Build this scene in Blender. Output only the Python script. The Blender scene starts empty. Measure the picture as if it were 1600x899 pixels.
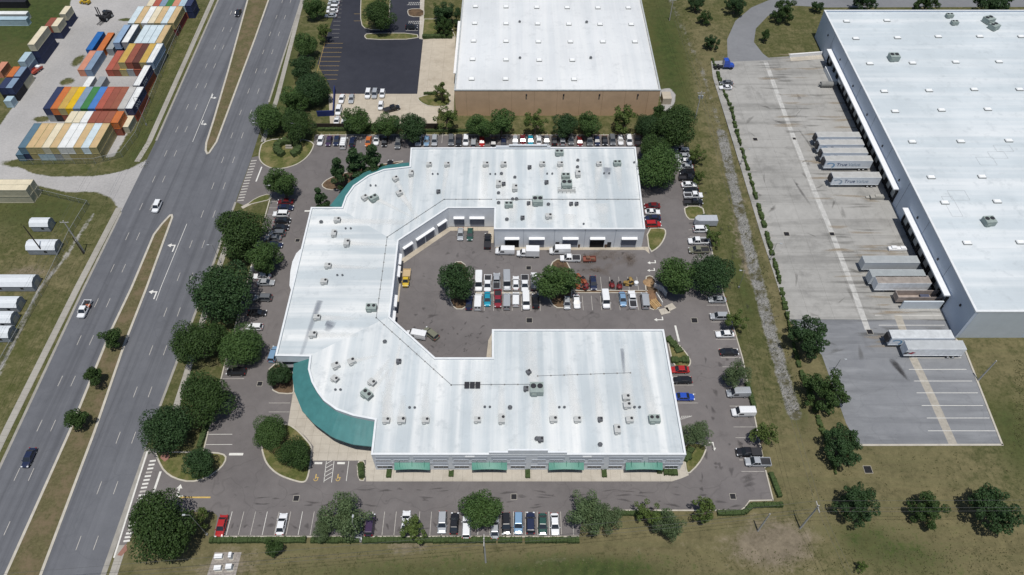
import bpy, math, random
import numpy as np
from mathutils import Vector, Matrix
rnd = random.Random(11)
S = bpy.context.scene
COL = S.collection
PI = math.pi
R = math.radians
# ------------------------------------------------------------------ camera, sky, sun, exposure
CAMH, FPX, TILT = 150.0, 1120.0, R(50.5)
cam = bpy.data.objects.new('camera', bpy.data.cameras.new('camera'))
COL.objects.link(cam)
cam.location = (0, 0, CAMH)
cam.rotation_euler = (PI/2 - TILT, 0, 0)
cam.data.sensor_width = 36.0
cam.data.lens = 36.0*FPX/1600
cam.data.clip_end = 6000
cam.data.clip_start = 1
S.camera = cam
SUN = Vector((0.035, -0.235, 0.97)).normalized()
W = bpy.data.worlds.new('World'); S.world = W; W.use_nodes = True
bg = W.node_tree.nodes['Background']
sky = W.node_tree.nodes.new('ShaderNodeTexSky')
sky.sky_type = 'NISHITA'; sky.sun_disc = False
sky.sun_elevation = math.asin(SUN.z)
sky.sun_rotation = math.atan2(SUN.x, SUN.y)
W.node_tree.links.new(sky.outputs[0], bg.inputs[0])
bg.inputs[1].default_value = 0.074
sl = bpy.data.lights.new('sun', 'SUN'); sl.energy = 3.7; sl.angle = R(0.5); sl.color = (1, .965, .91)
so = bpy.data.objects.new('sun', sl); COL.objects.link(so)
so.rotation_euler = SUN.to_track_quat('Z', 'Y').to_euler()
S.view_settings.view_transform = 'Standard'
S.view_settings.look = 'None'
S.view_settings.exposure = 0.0
S.view_settings.gamma = 1.0
S.render.engine = 'CYCLES'

# ------------------------------------------------------------------ helpers
_s, _c = math.sin(TILT), math.cos(TILT)
def P(px, py, z=0.0):
    """the point at height z that the photograph shows at pixel (px, py)"""
    dx = (px-800)/FPX; dy = (py-449.5)/FPX
    d = (dx, _c-dy*_s, -_s-dy*_c)
    t = (CAMH-z)/-d[2]
    return Vector((d[0]*t, d[1]*t, z))
def PPM(py):
    return FPX/CAMH*(_s+(py-449.5)/FPX*_c)
def tag(o, label=None, cat=None, group=None, kind=None):
    if label: o['label'] = label
    if cat: o['category'] = cat
    if group: o['group'] = group
    if kind: o['kind'] = kind
    return o
def empty(name, loc, rz=0, label=None, cat=None, group=None):
    o = bpy.data.objects.new(name, None); COL.objects.link(o)
    o.location = loc; o.rotation_euler = (0, 0, rz); o.empty_display_size = .3
    return tag(o, label, cat, group)
def kids(o):
    return [c for c in PROTO_KIDS.get(o.name, [])]
PROTO_KIDS = {}
def adopt(parent, child):
    child.parent = parent
    PROTO_KIDS.setdefault(parent.name, []).append(child)
    return child
def dup(root, loc, rz=0, sc=None, label=None, group=None, cat=None):
    r = root.copy(); COL.objects.link(r)
    r.location = loc; r.rotation_euler = (0, 0, rz)
    if sc is not None: r.scale = sc if hasattr(sc, '__len__') else (sc, sc, sc)
    if label: r['label'] = label
    if group: r['group'] = group
    if cat: r['category'] = cat
    for ch in kids(root):
        c = ch.copy(); COL.objects.link(c); c.parent = r
        for g in kids(ch):
            d = g.copy(); COL.objects.link(d); d.parent = c
    return r
class Proto:
    """first use hands out the prototype itself, later uses copy it"""
    def __init__(s, root): s.root = root; s.used = False
    def put(s, loc, rz=0, sc=None, label=None, group=None, cat=None):
        if s.used: return dup(s.root, loc, rz, sc, label, group, cat)
        s.used = True; r = s.root
        r.location = loc; r.rotation_euler = (0, 0, rz)
        if sc is not None: r.scale = sc if hasattr(sc, '__len__') else (sc, sc, sc)
        if label: r['label'] = label
        if group: r['group'] = group
        if cat: r['category'] = cat
        return r
def area2(p):
    return sum(p[i][0]*p[(i+1) % len(p)][1]-p[(i+1) % len(p)][0]*p[i][1] for i in range(len(p)))
def ccw(p):
    return list(p) if area2(p) > 0 else list(p)[::-1]
def inset(poly, d):
    """offset a CCW polygon inwards by d (mitred)"""
    n = len(poly); out = []
    for i in range(n):
        a, b, c = (Vector(poly[j % n][:2]) for j in (i-1, i, i+1))
        e1 = (b-a).normalized(); e2 = (c-b).normalized()
        n1 = Vector((-e1.y, e1.x)); n2 = Vector((-e2.y, e2.x))
        m = n1+n2
        k = d/max(.35, 1+n1.dot(n2))
        out.append((b.x+m.x*k, b.y+m.y*k))
    return out
class MB:
    def __init__(s): s.v = []; s.f = []; s.m = []
    def add(s, vs, fs, m=0):
        o = len(s.v); s.v += [tuple(v) for v in vs]
        for f in fs: s.f.append([i+o for i in f]); s.m.append(m)
        return s
    def box(s, cx, cy, z0, z1, sx, sy, rot=0, m=0, top=1.0):
        vs = []
        for z, k in ((z0, 1), (z1, top)):
            for x, y in ((-1, -1), (1, -1), (1, 1), (-1, 1)):
                x *= sx/2*k; y *= sy/2*k
                vs.append((cx+x*math.cos(rot)-y*math.sin(rot), cy+x*math.sin(rot)+y*math.cos(rot), z))
        return s.add(vs, [(3, 2, 1, 0), (4, 5, 6, 7), (0, 1, 5, 4), (1, 2, 6, 5), (2, 3, 7, 6), (3, 0, 4, 7)], m)
    def prism(s, poly, z0, z1, m=0, mtop=None, bottom=False):
        p = ccw(poly); n = len(p)
        vs = [(q[0], q[1], z0) for q in p]+[(q[0], q[1], z1) for q in p]
        s.add(vs, [(i, (i+1) % n, n+(i+1) % n, n+i) for i in range(n)], m)
        s.add([(q[0], q[1], z1) for q in p], [tuple(range(n))], m if mtop is None else mtop)
        if bottom: s.add([(q[0], q[1], z0) for q in p], [tuple(range(n))[::-1]], m)
        return s
    def sheet(s, poly, z, m=0):
        p = ccw(poly)
        return s.add([(q[0], q[1], z) for q in p], [tuple(range(len(p)))], m)
    def ring(s, outer, inner, z0, z1, m=0, zin=None):
        n = len(outer); zin = z0 if zin is None else zin
        vs = [(q[0], q[1], z0) for q in outer]+[(q[0], q[1], z1) for q in outer]+[(q[0], q[1], z1) for q in inner]+[(q[0], q[1], zin) for q in inner]
        fs = []
        for k in range(3):
            fs += [(k*n+i, k*n+(i+1) % n, (k+1)*n+(i+1) % n, (k+1)*n+i) for i in range(n)]
        return s.add(vs, fs, m)
    def tube(s, p0, p1, r0, r1=None, n=8, m=0, cap=True):
        r1 = r0 if r1 is None else r1
        p0 = Vector(p0); p1 = Vector(p1); d = (p1-p0)
        if d.length < 1e-6: return s
        q = d.to_track_quat('Z', 'Y'); vs = []
        for p, r in ((p0, r0), (p1, r1)):
            for i in range(n):
                a = 2*PI*i/n
                vs.append(p+q@Vector((r*math.cos(a), r*math.sin(a), 0)))
        fs = [(i, (i+1) % n, n+(i+1) % n, n+i) for i in range(n)]
        if cap: fs += [tuple(range(n))[::-1], tuple(range(n, 2*n))]
        return s.add(vs, fs, m)
    def loft(s, secs, m=0, cap=True):
        n = len(secs[0]); vs = [v for sec in secs for v in sec]; fs = []
        for k in range(len(secs)-1):
            fs += [(k*n+i, k*n+(i+1) % n, (k+1)*n+(i+1) % n, (k+1)*n+i) for i in range(n)]
        if cap: fs += [tuple(range(n))[::-1], tuple(range((len(secs)-1)*n, len(secs)*n))]
        return s.add(vs, fs, m)
    def mesh(s, name, mats, smooth=False):
        me = bpy.data.meshes.new(name); me.from_pydata(s.v, [], s.f)
        for m in (mats if isinstance(mats, (list, tuple)) else [mats]): me.materials.append(m)
        me.polygons.foreach_set('material_index', s.m)
        if smooth: me.polygons.foreach_set('use_smooth', [True]*len(s.f))
        me.update(); return me
    def build(s, name, mats, parent=None, smooth=False, loc=None):
        o = bpy.data.objects.new(name, s.mesh(name, mats, smooth)); COL.objects.link(o)
        if parent is not None: adopt(parent, o)
        if loc is not None: o.location = loc
        return o
def struct(name, mb, mats, **k):
    return tag(mb.build(name, mats, **k), kind='structure')
def text(name, body, size, mat, parent, loc, rot, ext=.01):
    cu = bpy.data.curves.new(name, 'FONT'); cu.body = body; cu.size = size; cu.extrude = ext
    cu.align_x = 'LEFT'; cu.materials.append(mat)
    f = bpy.data.objects.new(name+'_curve', cu); me = bpy.data.meshes.new_from_object(f); bpy.data.objects.remove(f)
    o = bpy.data.objects.new(name, me); COL.objects.link(o); o.location = loc; o.rotation_euler = rot
    return adopt(parent, o)

# ------------------------------------------------------------------ materials
class Mat:
    def __init__(s, name, rough=.8, spec=.3, metal=0.0):
        s.mat = bpy.data.materials.new(name); s.mat.use_nodes = True
        s.t = s.mat.node_tree; s.n = s.t.nodes; s.b = s.n['Principled BSDF']
        s.b.inputs['Roughness'].default_value = rough
        s.b.inputs['Specular IOR Level'].default_value = spec
        s.b.inputs['Metallic'].default_value = metal
        s.co = s.n.new('ShaderNodeTexCoord').outputs['Object']
    def link(s, a, b): s.t.links.new(a, b)
    def map(s, sc=(1, 1, 1), rz=0):
        n = s.n.new('ShaderNodeMapping'); n.inputs['Scale'].default_value = sc; n.inputs['Rotation'].default_value = (0, 0, rz)
        s.link(s.co, n.inputs[0]); return n.outputs[0]
    def noise(s, scale, detail=4, rough=.6, vec=None, dist=0):
        n = s.n.new('ShaderNodeTexNoise'); n.inputs['Scale'].default_value = scale
        n.inputs['Detail'].default_value = detail; n.inputs['Roughness'].default_value = rough; n.inputs['Distortion'].default_value = dist
        s.link(s.co if vec is None else vec, n.inputs['Vector']); return n.outputs['Fac']
    def voro(s, scale, feat='DISTANCE_TO_EDGE', vec=None):
        n = s.n.new('ShaderNodeTexVoronoi'); n.feature = 'F1' if feat == 'COLOR' else feat; n.inputs['Scale'].default_value = scale
        s.link(s.co if vec is None else vec, n.inputs['Vector'])
        return n.outputs['Color'] if feat == 'COLOR' else n.outputs['Distance']
    def rng(s, f, a, b, c=0.0, d=1.0):
        n = s.n.new('ShaderNodeMapRange'); n.inputs[1].default_value = a; n.inputs[2].default_value = b
        n.inputs[3].default_value = c; n.inputs[4].default_value = d; s.link(f, n.inputs[0]); return n.outputs[0]
    def op(s, o, a, b):
        n = s.n.new('ShaderNodeMath'); n.operation = o
        for i, v in enumerate((a, b)):
            if isinstance(v, (int, float)): n.inputs[i].default_value = v
            else: s.link(v, n.inputs[i])
        return n.outputs[0]
    def mix(s, a, b, f, mode='MIX'):
        n = s.n.new('ShaderNodeMix'); n.data_type = 'RGBA'; n.blend_type = mode
        for i, v in ((6, a), (7, b), (0, f)):
            if isinstance(v, (int, float)): n.inputs[i].default_value = v
            elif isinstance(v, tuple): n.inputs[i].default_value = (*v, 1)
            else: s.link(v, n.inputs[i])
        return n.outputs[2]
    def attr(s, name):
        n = s.n.new('ShaderNodeAttribute'); n.attribute_name = name; return n
    def sep(s, c):
        n = s.n.new('ShaderNodeSeparateColor'); s.link(c, n.inputs[0]); return n.outputs
    def col(s, c):
        if isinstance(c, tuple): s.b.inputs['Base Color'].default_value = (*c, 1)
        else: s.link(c, s.b.inputs['Base Color'])
        return s
    def bump(s, f, st=.3, d=.05):
        n = s.n.new('ShaderNodeBump'); n.inputs['Strength'].default_value = st; n.inputs['Distance'].default_value = d
        s.link(f, n.inputs['Height']); s.link(n.outputs[0], s.b.inputs['Normal']); return s
def sc_(c, k): return tuple(min(1, x*k) for x in c)
_cache = {}
def M(name, rgb, rough=.7, spec=.3, metal=0.0, var=.16, scale=.8, coat=0.0):
    if name in _cache: return _cache[name]
    m = Mat(name, rough, spec, metal)
    if var:
        f = m.rng(m.noise(scale, 5, .65), .3, .7)
        m.col(m.mix(sc_(rgb, 1-var), sc_(rgb, 1+var), f))
    else: m.col(rgb)
    if coat: m.b.inputs['Coat Weight'].default_value = coat; m.b.inputs['Coat Roughness'].default_value = .08
    _cache[name] = m.mat
    return m.mat

def ground_mat():
    m = Mat('grass_field', .95, .1)
    a = m.sep(m.attr('mask').outputs['Color']); b = m.sep(m.attr('mask2').outputs['Color'])
    n0 = m.noise(.035, 6, .65); n1 = m.noise(.22, 6, .7); n2 = m.noise(1.3, 5, .75); n3 = m.noise(7, 3, .7); n5 = m.noise(.55, 7, .78)
    mow = m.noise(1, 4, .6, m.map((.02, .55, 1), .06))
    nv = m.op('ADD', m.op('ADD', m.op('MULTIPLY', n1, .4), m.op('MULTIPLY', n2, .25)), m.op('MULTIPLY', n5, .35))
    green = m.mix((.040, .050, .018), (.115, .118, .048), m.rng(m.op('ADD', m.op('MULTIPLY', n2, .5), m.op('MULTIPLY', n5, .5)), .34, .66))
    green = m.mix(green, (.085, .092, .030), m.rng(n0, .4, .65, 0, .6))
    dry = m.mix((.085, .078, .040), (.200, .174, .090), m.rng(nv, .38, .62))
    dry = m.mix(dry, (.13, .125, .06), m.rng(mow, .45, .65, 0, .6))
    lush = m.mix((.030, .048, .016), (.078, .098, .032), m.rng(n5, .34, .66))
    dirt = m.mix((.12, .10, .072), (.25, .21, .15), m.rng(nv, .38, .62))
    def edge(mask, amp=.9, lo=.42, hi=.62, nn=nv):
        return m.rng(m.op('ADD', mask, m.op('MULTIPLY', m.op('SUBTRACT', nn, .5), amp)), lo, hi)
    c = m.mix(green, dry, edge(a[0], 3.4, .25, .8))
    c = m.mix(c, lush, edge(b[0], 4.0, .35, .8))
    c = m.mix(c, dirt, edge(b[1], 3.2, .4, .85))
    grav = m.mix((.305, .298, .292), (.445, .432, .42), m.rng(m.op('ADD', m.op('MULTIPLY', n0, .6), m.op('MULTIPLY', n2, .4)), .36, .62))
    c = m.mix(c, grav, edge(a[1], 1.3, .40, .62))
    stone = m.mix((.10, .10, .09), (.27, .265, .25), m.rng(m.op('ADD', m.op('MULTIPLY', m.voro(2.4, 'F1'), .5), m.op('MULTIPLY', n5, .5)), .25, .62))
    stone = m.mix(stone, (.09, .085, .05), m.rng(m.noise(.3, 6, .75), .50, .60))
    c = m.mix(c, stone, edge(a[2], 1.5, .42, .62))
    c = m.mix(c, sc_((1, 1, 1), .55), m.rng(n3, .35, .65, .3, 0), 'MULTIPLY')
    m.col(c); m.bump(n2, .5, .25)
    return m.mat
def asphalt_mat(name, lo, hi, streak=None, stain=.5, crack=.5, patch=.0):
    m = Mat(name, .88, .25)
    n0 = m.noise(.03, 6, .65); n1 = m.noise(.3, 6, .7); n3 = m.noise(9, 2, .6)
    c = m.mix(lo, hi, m.rng(m.op('ADD', m.op('MULTIPLY', n0, .65), m.op('MULTIPLY', n1, .35)), .34, .64))
    if streak:
        st = m.noise(1, 4, .6, m.map(streak))
        c = m.mix(c, sc_(lo, .72), m.rng(st, .48, .72, 0, .75))
        st2 = m.noise(1.0, 3, .5, m.map((streak[0]*.5+.07, streak[1]*2, 1)))
        c = m.mix(c, sc_(hi, 1.16), m.rng(st2, .52, .75, 0, .6))
    if stain:
        sf = m.rng(m.noise(.16, 5, .7, dist=.6), .60, .76, 0, stain)
        c = m.mix(c, sc_(lo, .45), sf)
        sp = m.rng(m.noise(.75, 3, .6), .66, .75, 0, stain)
        c = m.mix(c, sc_(lo, .4), sp)
    if crack:
        dist = m.n.new('ShaderNodeVectorMath'); dist.operation = 'ADD'
        nn = m.n.new('ShaderNodeTexNoise'); nn.inputs['Scale'].default_value = .15; m.link(m.co, nn.inputs['Vector'])
        sc2 = m.n.new('ShaderNodeVectorMath'); sc2.operation = 'SCALE'; sc2.inputs['Scale'].default_value = 9
        m.link(nn.outputs['Color'], sc2.inputs[0]); m.link(m.co, dist.inputs[0]); m.link(sc2.outputs[0], dist.inputs[1])
        v = m.voro(.055, vec=dist.outputs[0])
        c = m.mix(c, sc_(lo, .5), m.rng(v, .002, .010, crack, 0))
    if patch:
        vp = m.voro(.09, 'COLOR', m.map((1, 1, 0)))
        c = m.mix(c, sc_(lo, .8), m.op('MULTIPLY', m.sep(vp)[0], patch))
    c = m.mix(c, (.6, .6, .6), m.rng(n3, .35, .65, .25, 0), 'MULTIPLY')
    m.col(c); m.bump(n3, .2, .02)
    return m.mat
def slab_mat(name, lo, hi, joint=4.5, dirt=(.12, .11, .1), dk=.45, streak=None):
    m = Mat(name, .85, .25)
    n0 = m.noise(.05, 6, .65); n1 = m.noise(.5, 6, .7); n3 = m.noise(8, 2, .6)
    c = m.mix(lo, hi, m.rng(m.op('ADD', m.op('MULTIPLY', n0, .6), m.op('MULTIPLY', n1, .4)), .34, .64))
    c = m.mix(c, dirt, m.rng(m.noise(.12, 6, .72, dist=.4), .52, .74, 0, dk))
    if streak: c = m.mix(c, dirt, m.rng(m.noise(1, 4, .65, m.map(streak)), .5, .74, 0, dk*1.3))
    br = m.n.new('ShaderNodeTexBrick'); br.offset = 0; br.inputs['Scale'].default_value = 1.0
    br.inputs['Color1'].default_value = br.inputs['Color2'].default_value = (1, 1, 1, 1); br.inputs['Mortar'].default_value = (.55, .54, .52, 1)
    br.inputs['Mortar Size'].default_value = .035; br.inputs['Brick Width'].default_value = joint; br.inputs['Row Height'].default_value = joint
    m.link(m.co, br.inputs['Vector'])
    c = m.mix(c, br.outputs['Color'], .7, 'MULTIPLY')
    c = m.mix(c, (.75, .75, .75), m.rng(n3, .35, .65, .2, 0), 'MULTIPLY')
    m.col(c); return m.mat
def roof_mat(name, along_x, base=(.465, .51, .53), white=(.745, .75, .735), seam=3.0, k=1.0):
    m = Mat(name, .55, .35)
    st = (.010, .26, 1) if along_x else (.26, .010, 1)
    st2 = (.02, .9, 1) if along_x else (.9, .02, 1)
    s1 = m.noise(1, 5, .55, m.map(st)); s2 = m.noise(1, 4, .6, m.map(st2)); n0 = m.noise(.04, 5, .6); n2 = m.noise(3, 4, .7); n4 = m.noise(.35, 5, .7)
    c = m.mix(sc_(base, .94), sc_(base, 1.08), m.rng(n0, .32, .68))
    c = m.mix(c, white, m.rng(m.op('ADD', m.op('MULTIPLY', s1, .75), m.op('MULTIPLY', n0, .25)), .44, .64, 0, .9*k))
    c = m.mix(c, white, m.rng(s2, .58, .80, 0, .35*k))
    c = m.mix(c, sc_(base, .80), m.rng(n4, .54, .74, 0, .6))
    c = m.mix(c, sc_(base, .70), m.rng(m.noise(1, 4, .7, m.map((st[0]*2+.01, st[1]*2.2, 1))), .60, .84, 0, .4))
    br = m.n.new('ShaderNodeTexBrick'); br.offset = .5; br.inputs['Scale'].default_value = 1
    br.inputs['Color1'].default_value = (1, 1, 1, 1); br.inputs['Color2'].default_value = (.985, .99, .99, 1); br.inputs['Mortar'].default_value = (.90, .91, .92, 1)
    br.inputs['Mortar Size'].default_value = .03
    br.inputs['Brick Width'].default_value = 22 if along_x else seam; br.inputs['Row Height'].default_value = seam if along_x else 22
    m.link(m.co, br.inputs['Vector'])
    c = m.mix(c, br.outputs['Color'], .8, 'MULTIPLY')
    c = m.mix(c, (.9, .9, .9), m.rng(n2, .3, .7, .35, 0), 'MULTIPLY')
    m.col(c); return m.mat
def stain_mat(name, rgb, k):
    m = Mat(name, .6, .3); m.col(rgb)
    a = m.attr('fade').outputs['Fac']
    f = m.op('MULTIPLY', a, m.rng(m.noise(1, 3, .55, m.map((.35, .35, 1))), .3, .65, .5, 1))
    m.link(m.op('MULTIPLY', f, k), m.b.inputs['Alpha']); return m.mat
def leaf_mat(name, dark, light, sheen=None):
    m = Mat(name, .65, .25)
    g = m.n.new('ShaderNodeNewGeometry'); oi = m.n.new('ShaderNodeObjectInfo')
    n1 = m.noise(.55, 3, .6)
    f = m.op('ADD', m.op('MULTIPLY', g.outputs['Random Per Island'], .5), m.op('MULTIPLY', m.rng(n1, .3, .7), .5))
    c = m.mix(dark, light, f)
    c = m.mix(c, sc_(light, .55), m.op('MULTIPLY', oi.outputs['Random'], .55))
    m.col(c)
    m.b.inputs['Subsurface Weight'].default_value = 0
    tr = m.n.new('ShaderNodeBsdfTranslucent'); m.link(m.mix(c, (.9, 1, .4), .25, 'MULTIPLY'), tr.inputs[0])
    mx = m.n.new('ShaderNodeMixShader'); mx.inputs[0].default_value = .16
    m.link(m.b.outputs[0], mx.inputs[1]); m.link(tr.outputs[0], mx.inputs[2])
    m.link(mx.outputs[0], m.n['Material Output'].inputs[0])
    return m.mat
GRASS = ground_mat()
ROAD = asphalt_mat('highway_asphalt', (.100, .104, .117), (.148, .153, .167), (.55, .006, 1), .12, .12)
LOT = asphalt_mat('lot_asphalt', (.120, .110, .109), (.186, .171, .167), None, .42, .22, .10)
NEWLOT = asphalt_mat('fresh_asphalt', (.024, .026, .036), (.040, .042, .055), None, .05, .0)
YARDASPH = asphalt_mat('yard_asphalt', (.175, .182, .195), (.245, .252, .262), (.02, .25, 1), .3, .15)
LOOPASPH = asphalt_mat('loop_asphalt', (.16, .165, .175), (.22, .225, .235), None, .1, .1)
YARD = slab_mat('yard_concrete', (.27, .265, .25), (.38, .372, .352), 6.5, (.13, .128, .12), .6, (.012, .16, 1))
APRON = slab_mat('apron_concrete', (.36, .315, .25), (.50, .445, .36), 5.0, (.22, .18, .13), .5)
WALK = slab_mat('walk_concrete', (.38, .345, .29), (.50, .46, .395), 2.2, (.2, .17, .13), .4)
KERB = M('kerb_concrete', (.44, .41, .35), .85, var=.14, scale=.7)
SIDEW = slab_mat('sidewalk_concrete', (.28, .265, .235), (.38, .36, .32), 1.8, (.17, .15, .12), .45)
GUTTER = M('gutter_concrete', (.29, .275, .245), .85, var=.16, scale=.6)
PAINT = M('road_paint', (.62, .61, .57), .75, var=.14, scale=1.5)
FADED = M('faded_paint', (.42, .40, .365), .8, var=.22, scale=1.2)
YELLOW = M('yellow_paint', (.52, .36, .11), .75, var=.15, scale=1)

def turf_mat(name, a, b, c):
    m = Mat(name, .95, .1); n1 = m.noise(.25, 6, .7); n2 = m.noise(1.6, 5, .75); n3 = m.noise(8, 2, .7)
    k = m.mix(a, b, m.rng(n2, .3, .7)); k = m.mix(k, c, m.rng(n1, .45, .62)); k = m.mix(k, (.55, .55, .55), m.rng(n3, .35, .65, .35, 0), 'MULTIPLY')
    m.col(k); m.bump(n2, .5, .2); return m.mat
LAWN = turf_mat('island_lawn', (.06, .075, .022), (.125, .135, .045), (.19, .165, .075))
MEDIAN = turf_mat('median_turf', (.075, .070, .032), (.155, .138, .072), (.165, .128, .078))
MULCH = turf_mat('mulch', (.10, .065, .04), (.19, .13, .08), (.07, .05, .035))
GLASS = M('dark_glass', (.02, .025, .032), .12, .6, var=0)
WHITE = M('white_trim', (.74, .75, .76), .6, var=.05)
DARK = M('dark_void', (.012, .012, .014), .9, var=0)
RUBBER = M('tyre_rubber', (.02, .02, .02), .85, var=0)
STEEL = M('galvanised_steel', (.42, .44, .45), .5, metal=.3, var=.1)
BLACK = M('black_metal', (.03, .03, .034), .5, var=.1)

# ------------------------------------------------------------------ ground sheet with painted masks
def pxp(l): return [P(*q)[:2] for q in l]
def build_ground():
    xs = np.concatenate([[-2500, -1200, -600, -330], np.arange(-225, 226, 1.0), [330, 600, 1200, 2500]])
    ys = np.concatenate([[-2000, -800, -250, -40], np.arange(30, 300, 1.0), [345, 460, 700, 1300, 4000]])
    X, Y = np.meshgrid(xs, ys); sh = X.shape; x = X.ravel(); y = Y.ravel(); n = len(x)
    def inside(poly):
        p = pxp(poly); r = np.zeros(n, bool)
        for i in range(len(p)):
            (x1, y1), (x2, y2) = p[i-1], p[i]
            c = ((y1 > y) != (y2 > y)) & (x < (x2-x1)*(y-y1)/((y2-y1) if y2 != y1 else 1e-9)+x1)
            r ^= c
        return r
    def dist(line, world=False):
        p = line if world else pxp(line); d = np.full(n, 1e9)
        for (x1, y1), (x2, y2) in zip(p[:-1], p[1:]):
            dx, dy = x2-x1, y2-y1; t = np.clip(((x-x1)*dx+(y-y1)*dy)/(dx*dx+dy*dy+1e-9), 0, 1)
            d = np.minimum(d, np.hypot(x-x1-t*dx, y-y1-t*dy))
        return d
    def poly(pl, soft=2.0):
        d = dist(pl+[pl[0]]); s_ = np.where(inside(pl), d, -d); return np.clip(.5+s_/(2*soft), 0, 1)
    def strip(l, w, soft=1.5):
        return np.clip(.5+(w/2-dist(l))/(2*soft), 0, 1)
    def blob(px, py, rx, ry=None):
        c = P(px, py); ry = ry or rx
        return np.exp(-((x-c.x)/rx)**2-((y-c.y)/ry)**2)
    dry = np.full(n, .42); grav = np.zeros(n); stone = np.zeros(n); lush = np.zeros(n); dirt = np.zeros(n); z = np.zeros(n)
    for b in ((300, 870, 22, 14), (560, 860, 40, 6), (800, 850, 40, 7), (1060, 860, 25, 8), (1250, 720, 12, 16), (1130, 850, 18, 6), (1500, 870, 26, 10), (1350, 760, 14, 8),
              (1410, 720, 30, 9), (1560, 560, 12, 12), (210, 300, 8, 12), (60, 430, 14, 6), (1500, 830, 14, 8), (1260, 600, 4, 30), (1220, 430, 4, 40), (1110, 80, 8, 30), (1120, 200, 5, 30)):
        dry += .42*blob(*b)
    for b in ((950, 893, 18, 5), (1250, 640, 4, 10), (90, 40, 30, 25), (60, 330, 18, 8), (1050, 120, 6, 30), (1040, 40, 8, 30), (230, 210, 5, 30), (1440, 870, 10, 6), (1590, 690, 8, 14), (1160, 440, 3, 20),
              (20, 20, 40, 20), (700, 890, 40, 4), (1340, 840, 7, 6), (440, 130, 4, 30)):
        lush += .55*blob(*b); dry -= .3*blob(*b)
    for b in ((215, 275, 3, 3), (640, 850, 6, 3), (355, 885, 8, 5), (1150, 300, 2.5, 12), (230, 125, 2, 20), (1165, 400, 3, 18), (40, 425, 8, 3), (1220, 840, 8, 5), (1190, 860, 10, 5), (195, 95, 5, 3)):
        dirt += .75*blob(*b)
    grav = np.maximum(grav, poly([(118, -25), (318, -25), (292, 20), (238, 130), (196, 215), (178, 246), (28, 250), (48, 270), (82, 276), (150, 275), (187, 268), (217, 256), (236, 246), (240, 250),
                                  (196, 335), (186, 328), (175, 310), (150, 300), (102, 300), (57, 290), (0, 281), (-60, 281), (-60, 250), (0, 195), (44, 135), (62, 92), (100, 42)], 1.2))
    for b in ((105, 128, 3.2, 3), (66, 186, 4, 2.2), (30, 255, 7, 2), (197, 31, 4, 1.5), (120, 262, 14, 2.2), (122, 95, 2.5, 5)):
        grav = np.clip(grav-.85*blob(*b), 0, 1)
    grav = np.maximum(grav, .62*strip([(145, 335), (100, 405), (62, 450), (-5, 590)], 2.0, 1.0))
    stone = np.maximum(stone, .58*strip([(1040, -20), (1062, 30), (1098, 110), (1128, 205), (1152, 310), (1180, 420)], 3.2, 2.2))
    ditch = [(1128, 205), (1152, 310), (1180, 420), (1200, 500), (1226, 590), (1243, 645)]
    stone = np.maximum(stone, strip(ditch, 3.3, 1.4))
    dd = dist([(1040, -20)]+ditch)
    z -= .7*np.exp(-(dd/3.2)**2)
    grav = np.maximum(grav, poly([(1030, 140), (1046, 138), (1056, 148), (1054, 162), (1045, 176), (1036, 178)], .8))
    for xx, w in ((1172, 1.0), (1290, .8)):
        pass
    dirt = np.maximum(dirt, .6*strip([(640, 897), (900, 872), (1120, 845), (1190, 838)], 1.4, 1.4))
    far = (np.abs(x) > 225) | (y > 300) | (y < 30)
    dry[far] = .4
    me = bpy.data.meshes.new('ground')
    nx, ny = sh[1], sh[0]
    idx = np.arange(n).reshape(sh)
    faces = np.stack([idx[:-1, :-1], idx[:-1, 1:], idx[1:, 1:], idx[1:, :-1]], -1).reshape(-1, 4)
    me.vertices.add(n); me.vertices.foreach_set('co', np.stack([x, y, z], -1).ravel())
    me.loops.add(len(faces)*4); me.loops.foreach_set('vertex_index', faces.ravel())
    me.polygons.add(len(faces)); me.polygons.foreach_set('loop_start', np.arange(len(faces))*4); me.polygons.foreach_set('loop_total', np.full(len(faces), 4))
    me.update(); me.validate()
    for nm, ch in (('mask', (dry, grav, stone)), ('mask2', (lush, dirt, dirt*0))):
        at = me.color_attributes.new(nm, 'FLOAT_COLOR', 'POINT')
        at.data.foreach_set('color', np.stack([*[np.clip(c, 0, 1) for c in ch], np.ones(n)], -1).ravel().astype(np.float32))
    me.polygons.foreach_set('use_smooth', [True]*len(faces))
    me.materials.append(GRASS)
    o = bpy.data.objects.new('ground', me); COL.objects.link(o); tag(o, kind='structure')
build_ground()

# ------------------------------------------------------------------ roads, lots, walks
def flat(name, pts, z, mat):
    mb = MB(); mb.sheet(pxp(pts), z); return struct(name, mb, mat)
WEDGE = [(352, -28), (341, 0), (244, 220), (189, 332), (131, 450), (27, 672), (-62, 862), (-120, 985)]
EEDGE = [(478, -28), (471, 0), (420, 160), (392, 250), (368, 316), (309, 479), (250, 635), (162, 897), (120, 1020)]
flat('highway', WEDGE+EEDGE[::-1], .020, ROAD)
LOTPOLY = [(492, 211), (490, 222), (485, 240), (468, 256), (440, 264), (425, 264), (408, 256), (404, 244), (394, 246), (369, 316), (383, 322), (400, 309), (424, 303), (424, 312),
           (393, 417), (350, 575), (318, 708), (262, 706), (240, 702), (231, 700), (177, 868), (192, 858), (232, 800), (318, 800), (333, 800), (340, 807), (334, 838), (905, 838), (912, 799), (1157, 799), (1163, 795),
           (1170, 784), (1207, 783), (1195, 732), (1180, 657), (1160, 560), (1135, 475), (1118, 420), (1097, 322), (1087, 275), (1062, 211)]
flat('parking_lot', LOTPOLY, .026, LOT)
flat('truck_yard', [(1111, 96), (1285, 85), (1480, 500), (1232, 499), (1190, 370), (1146, 225), (1114, 122)], .022, YARD)
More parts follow.
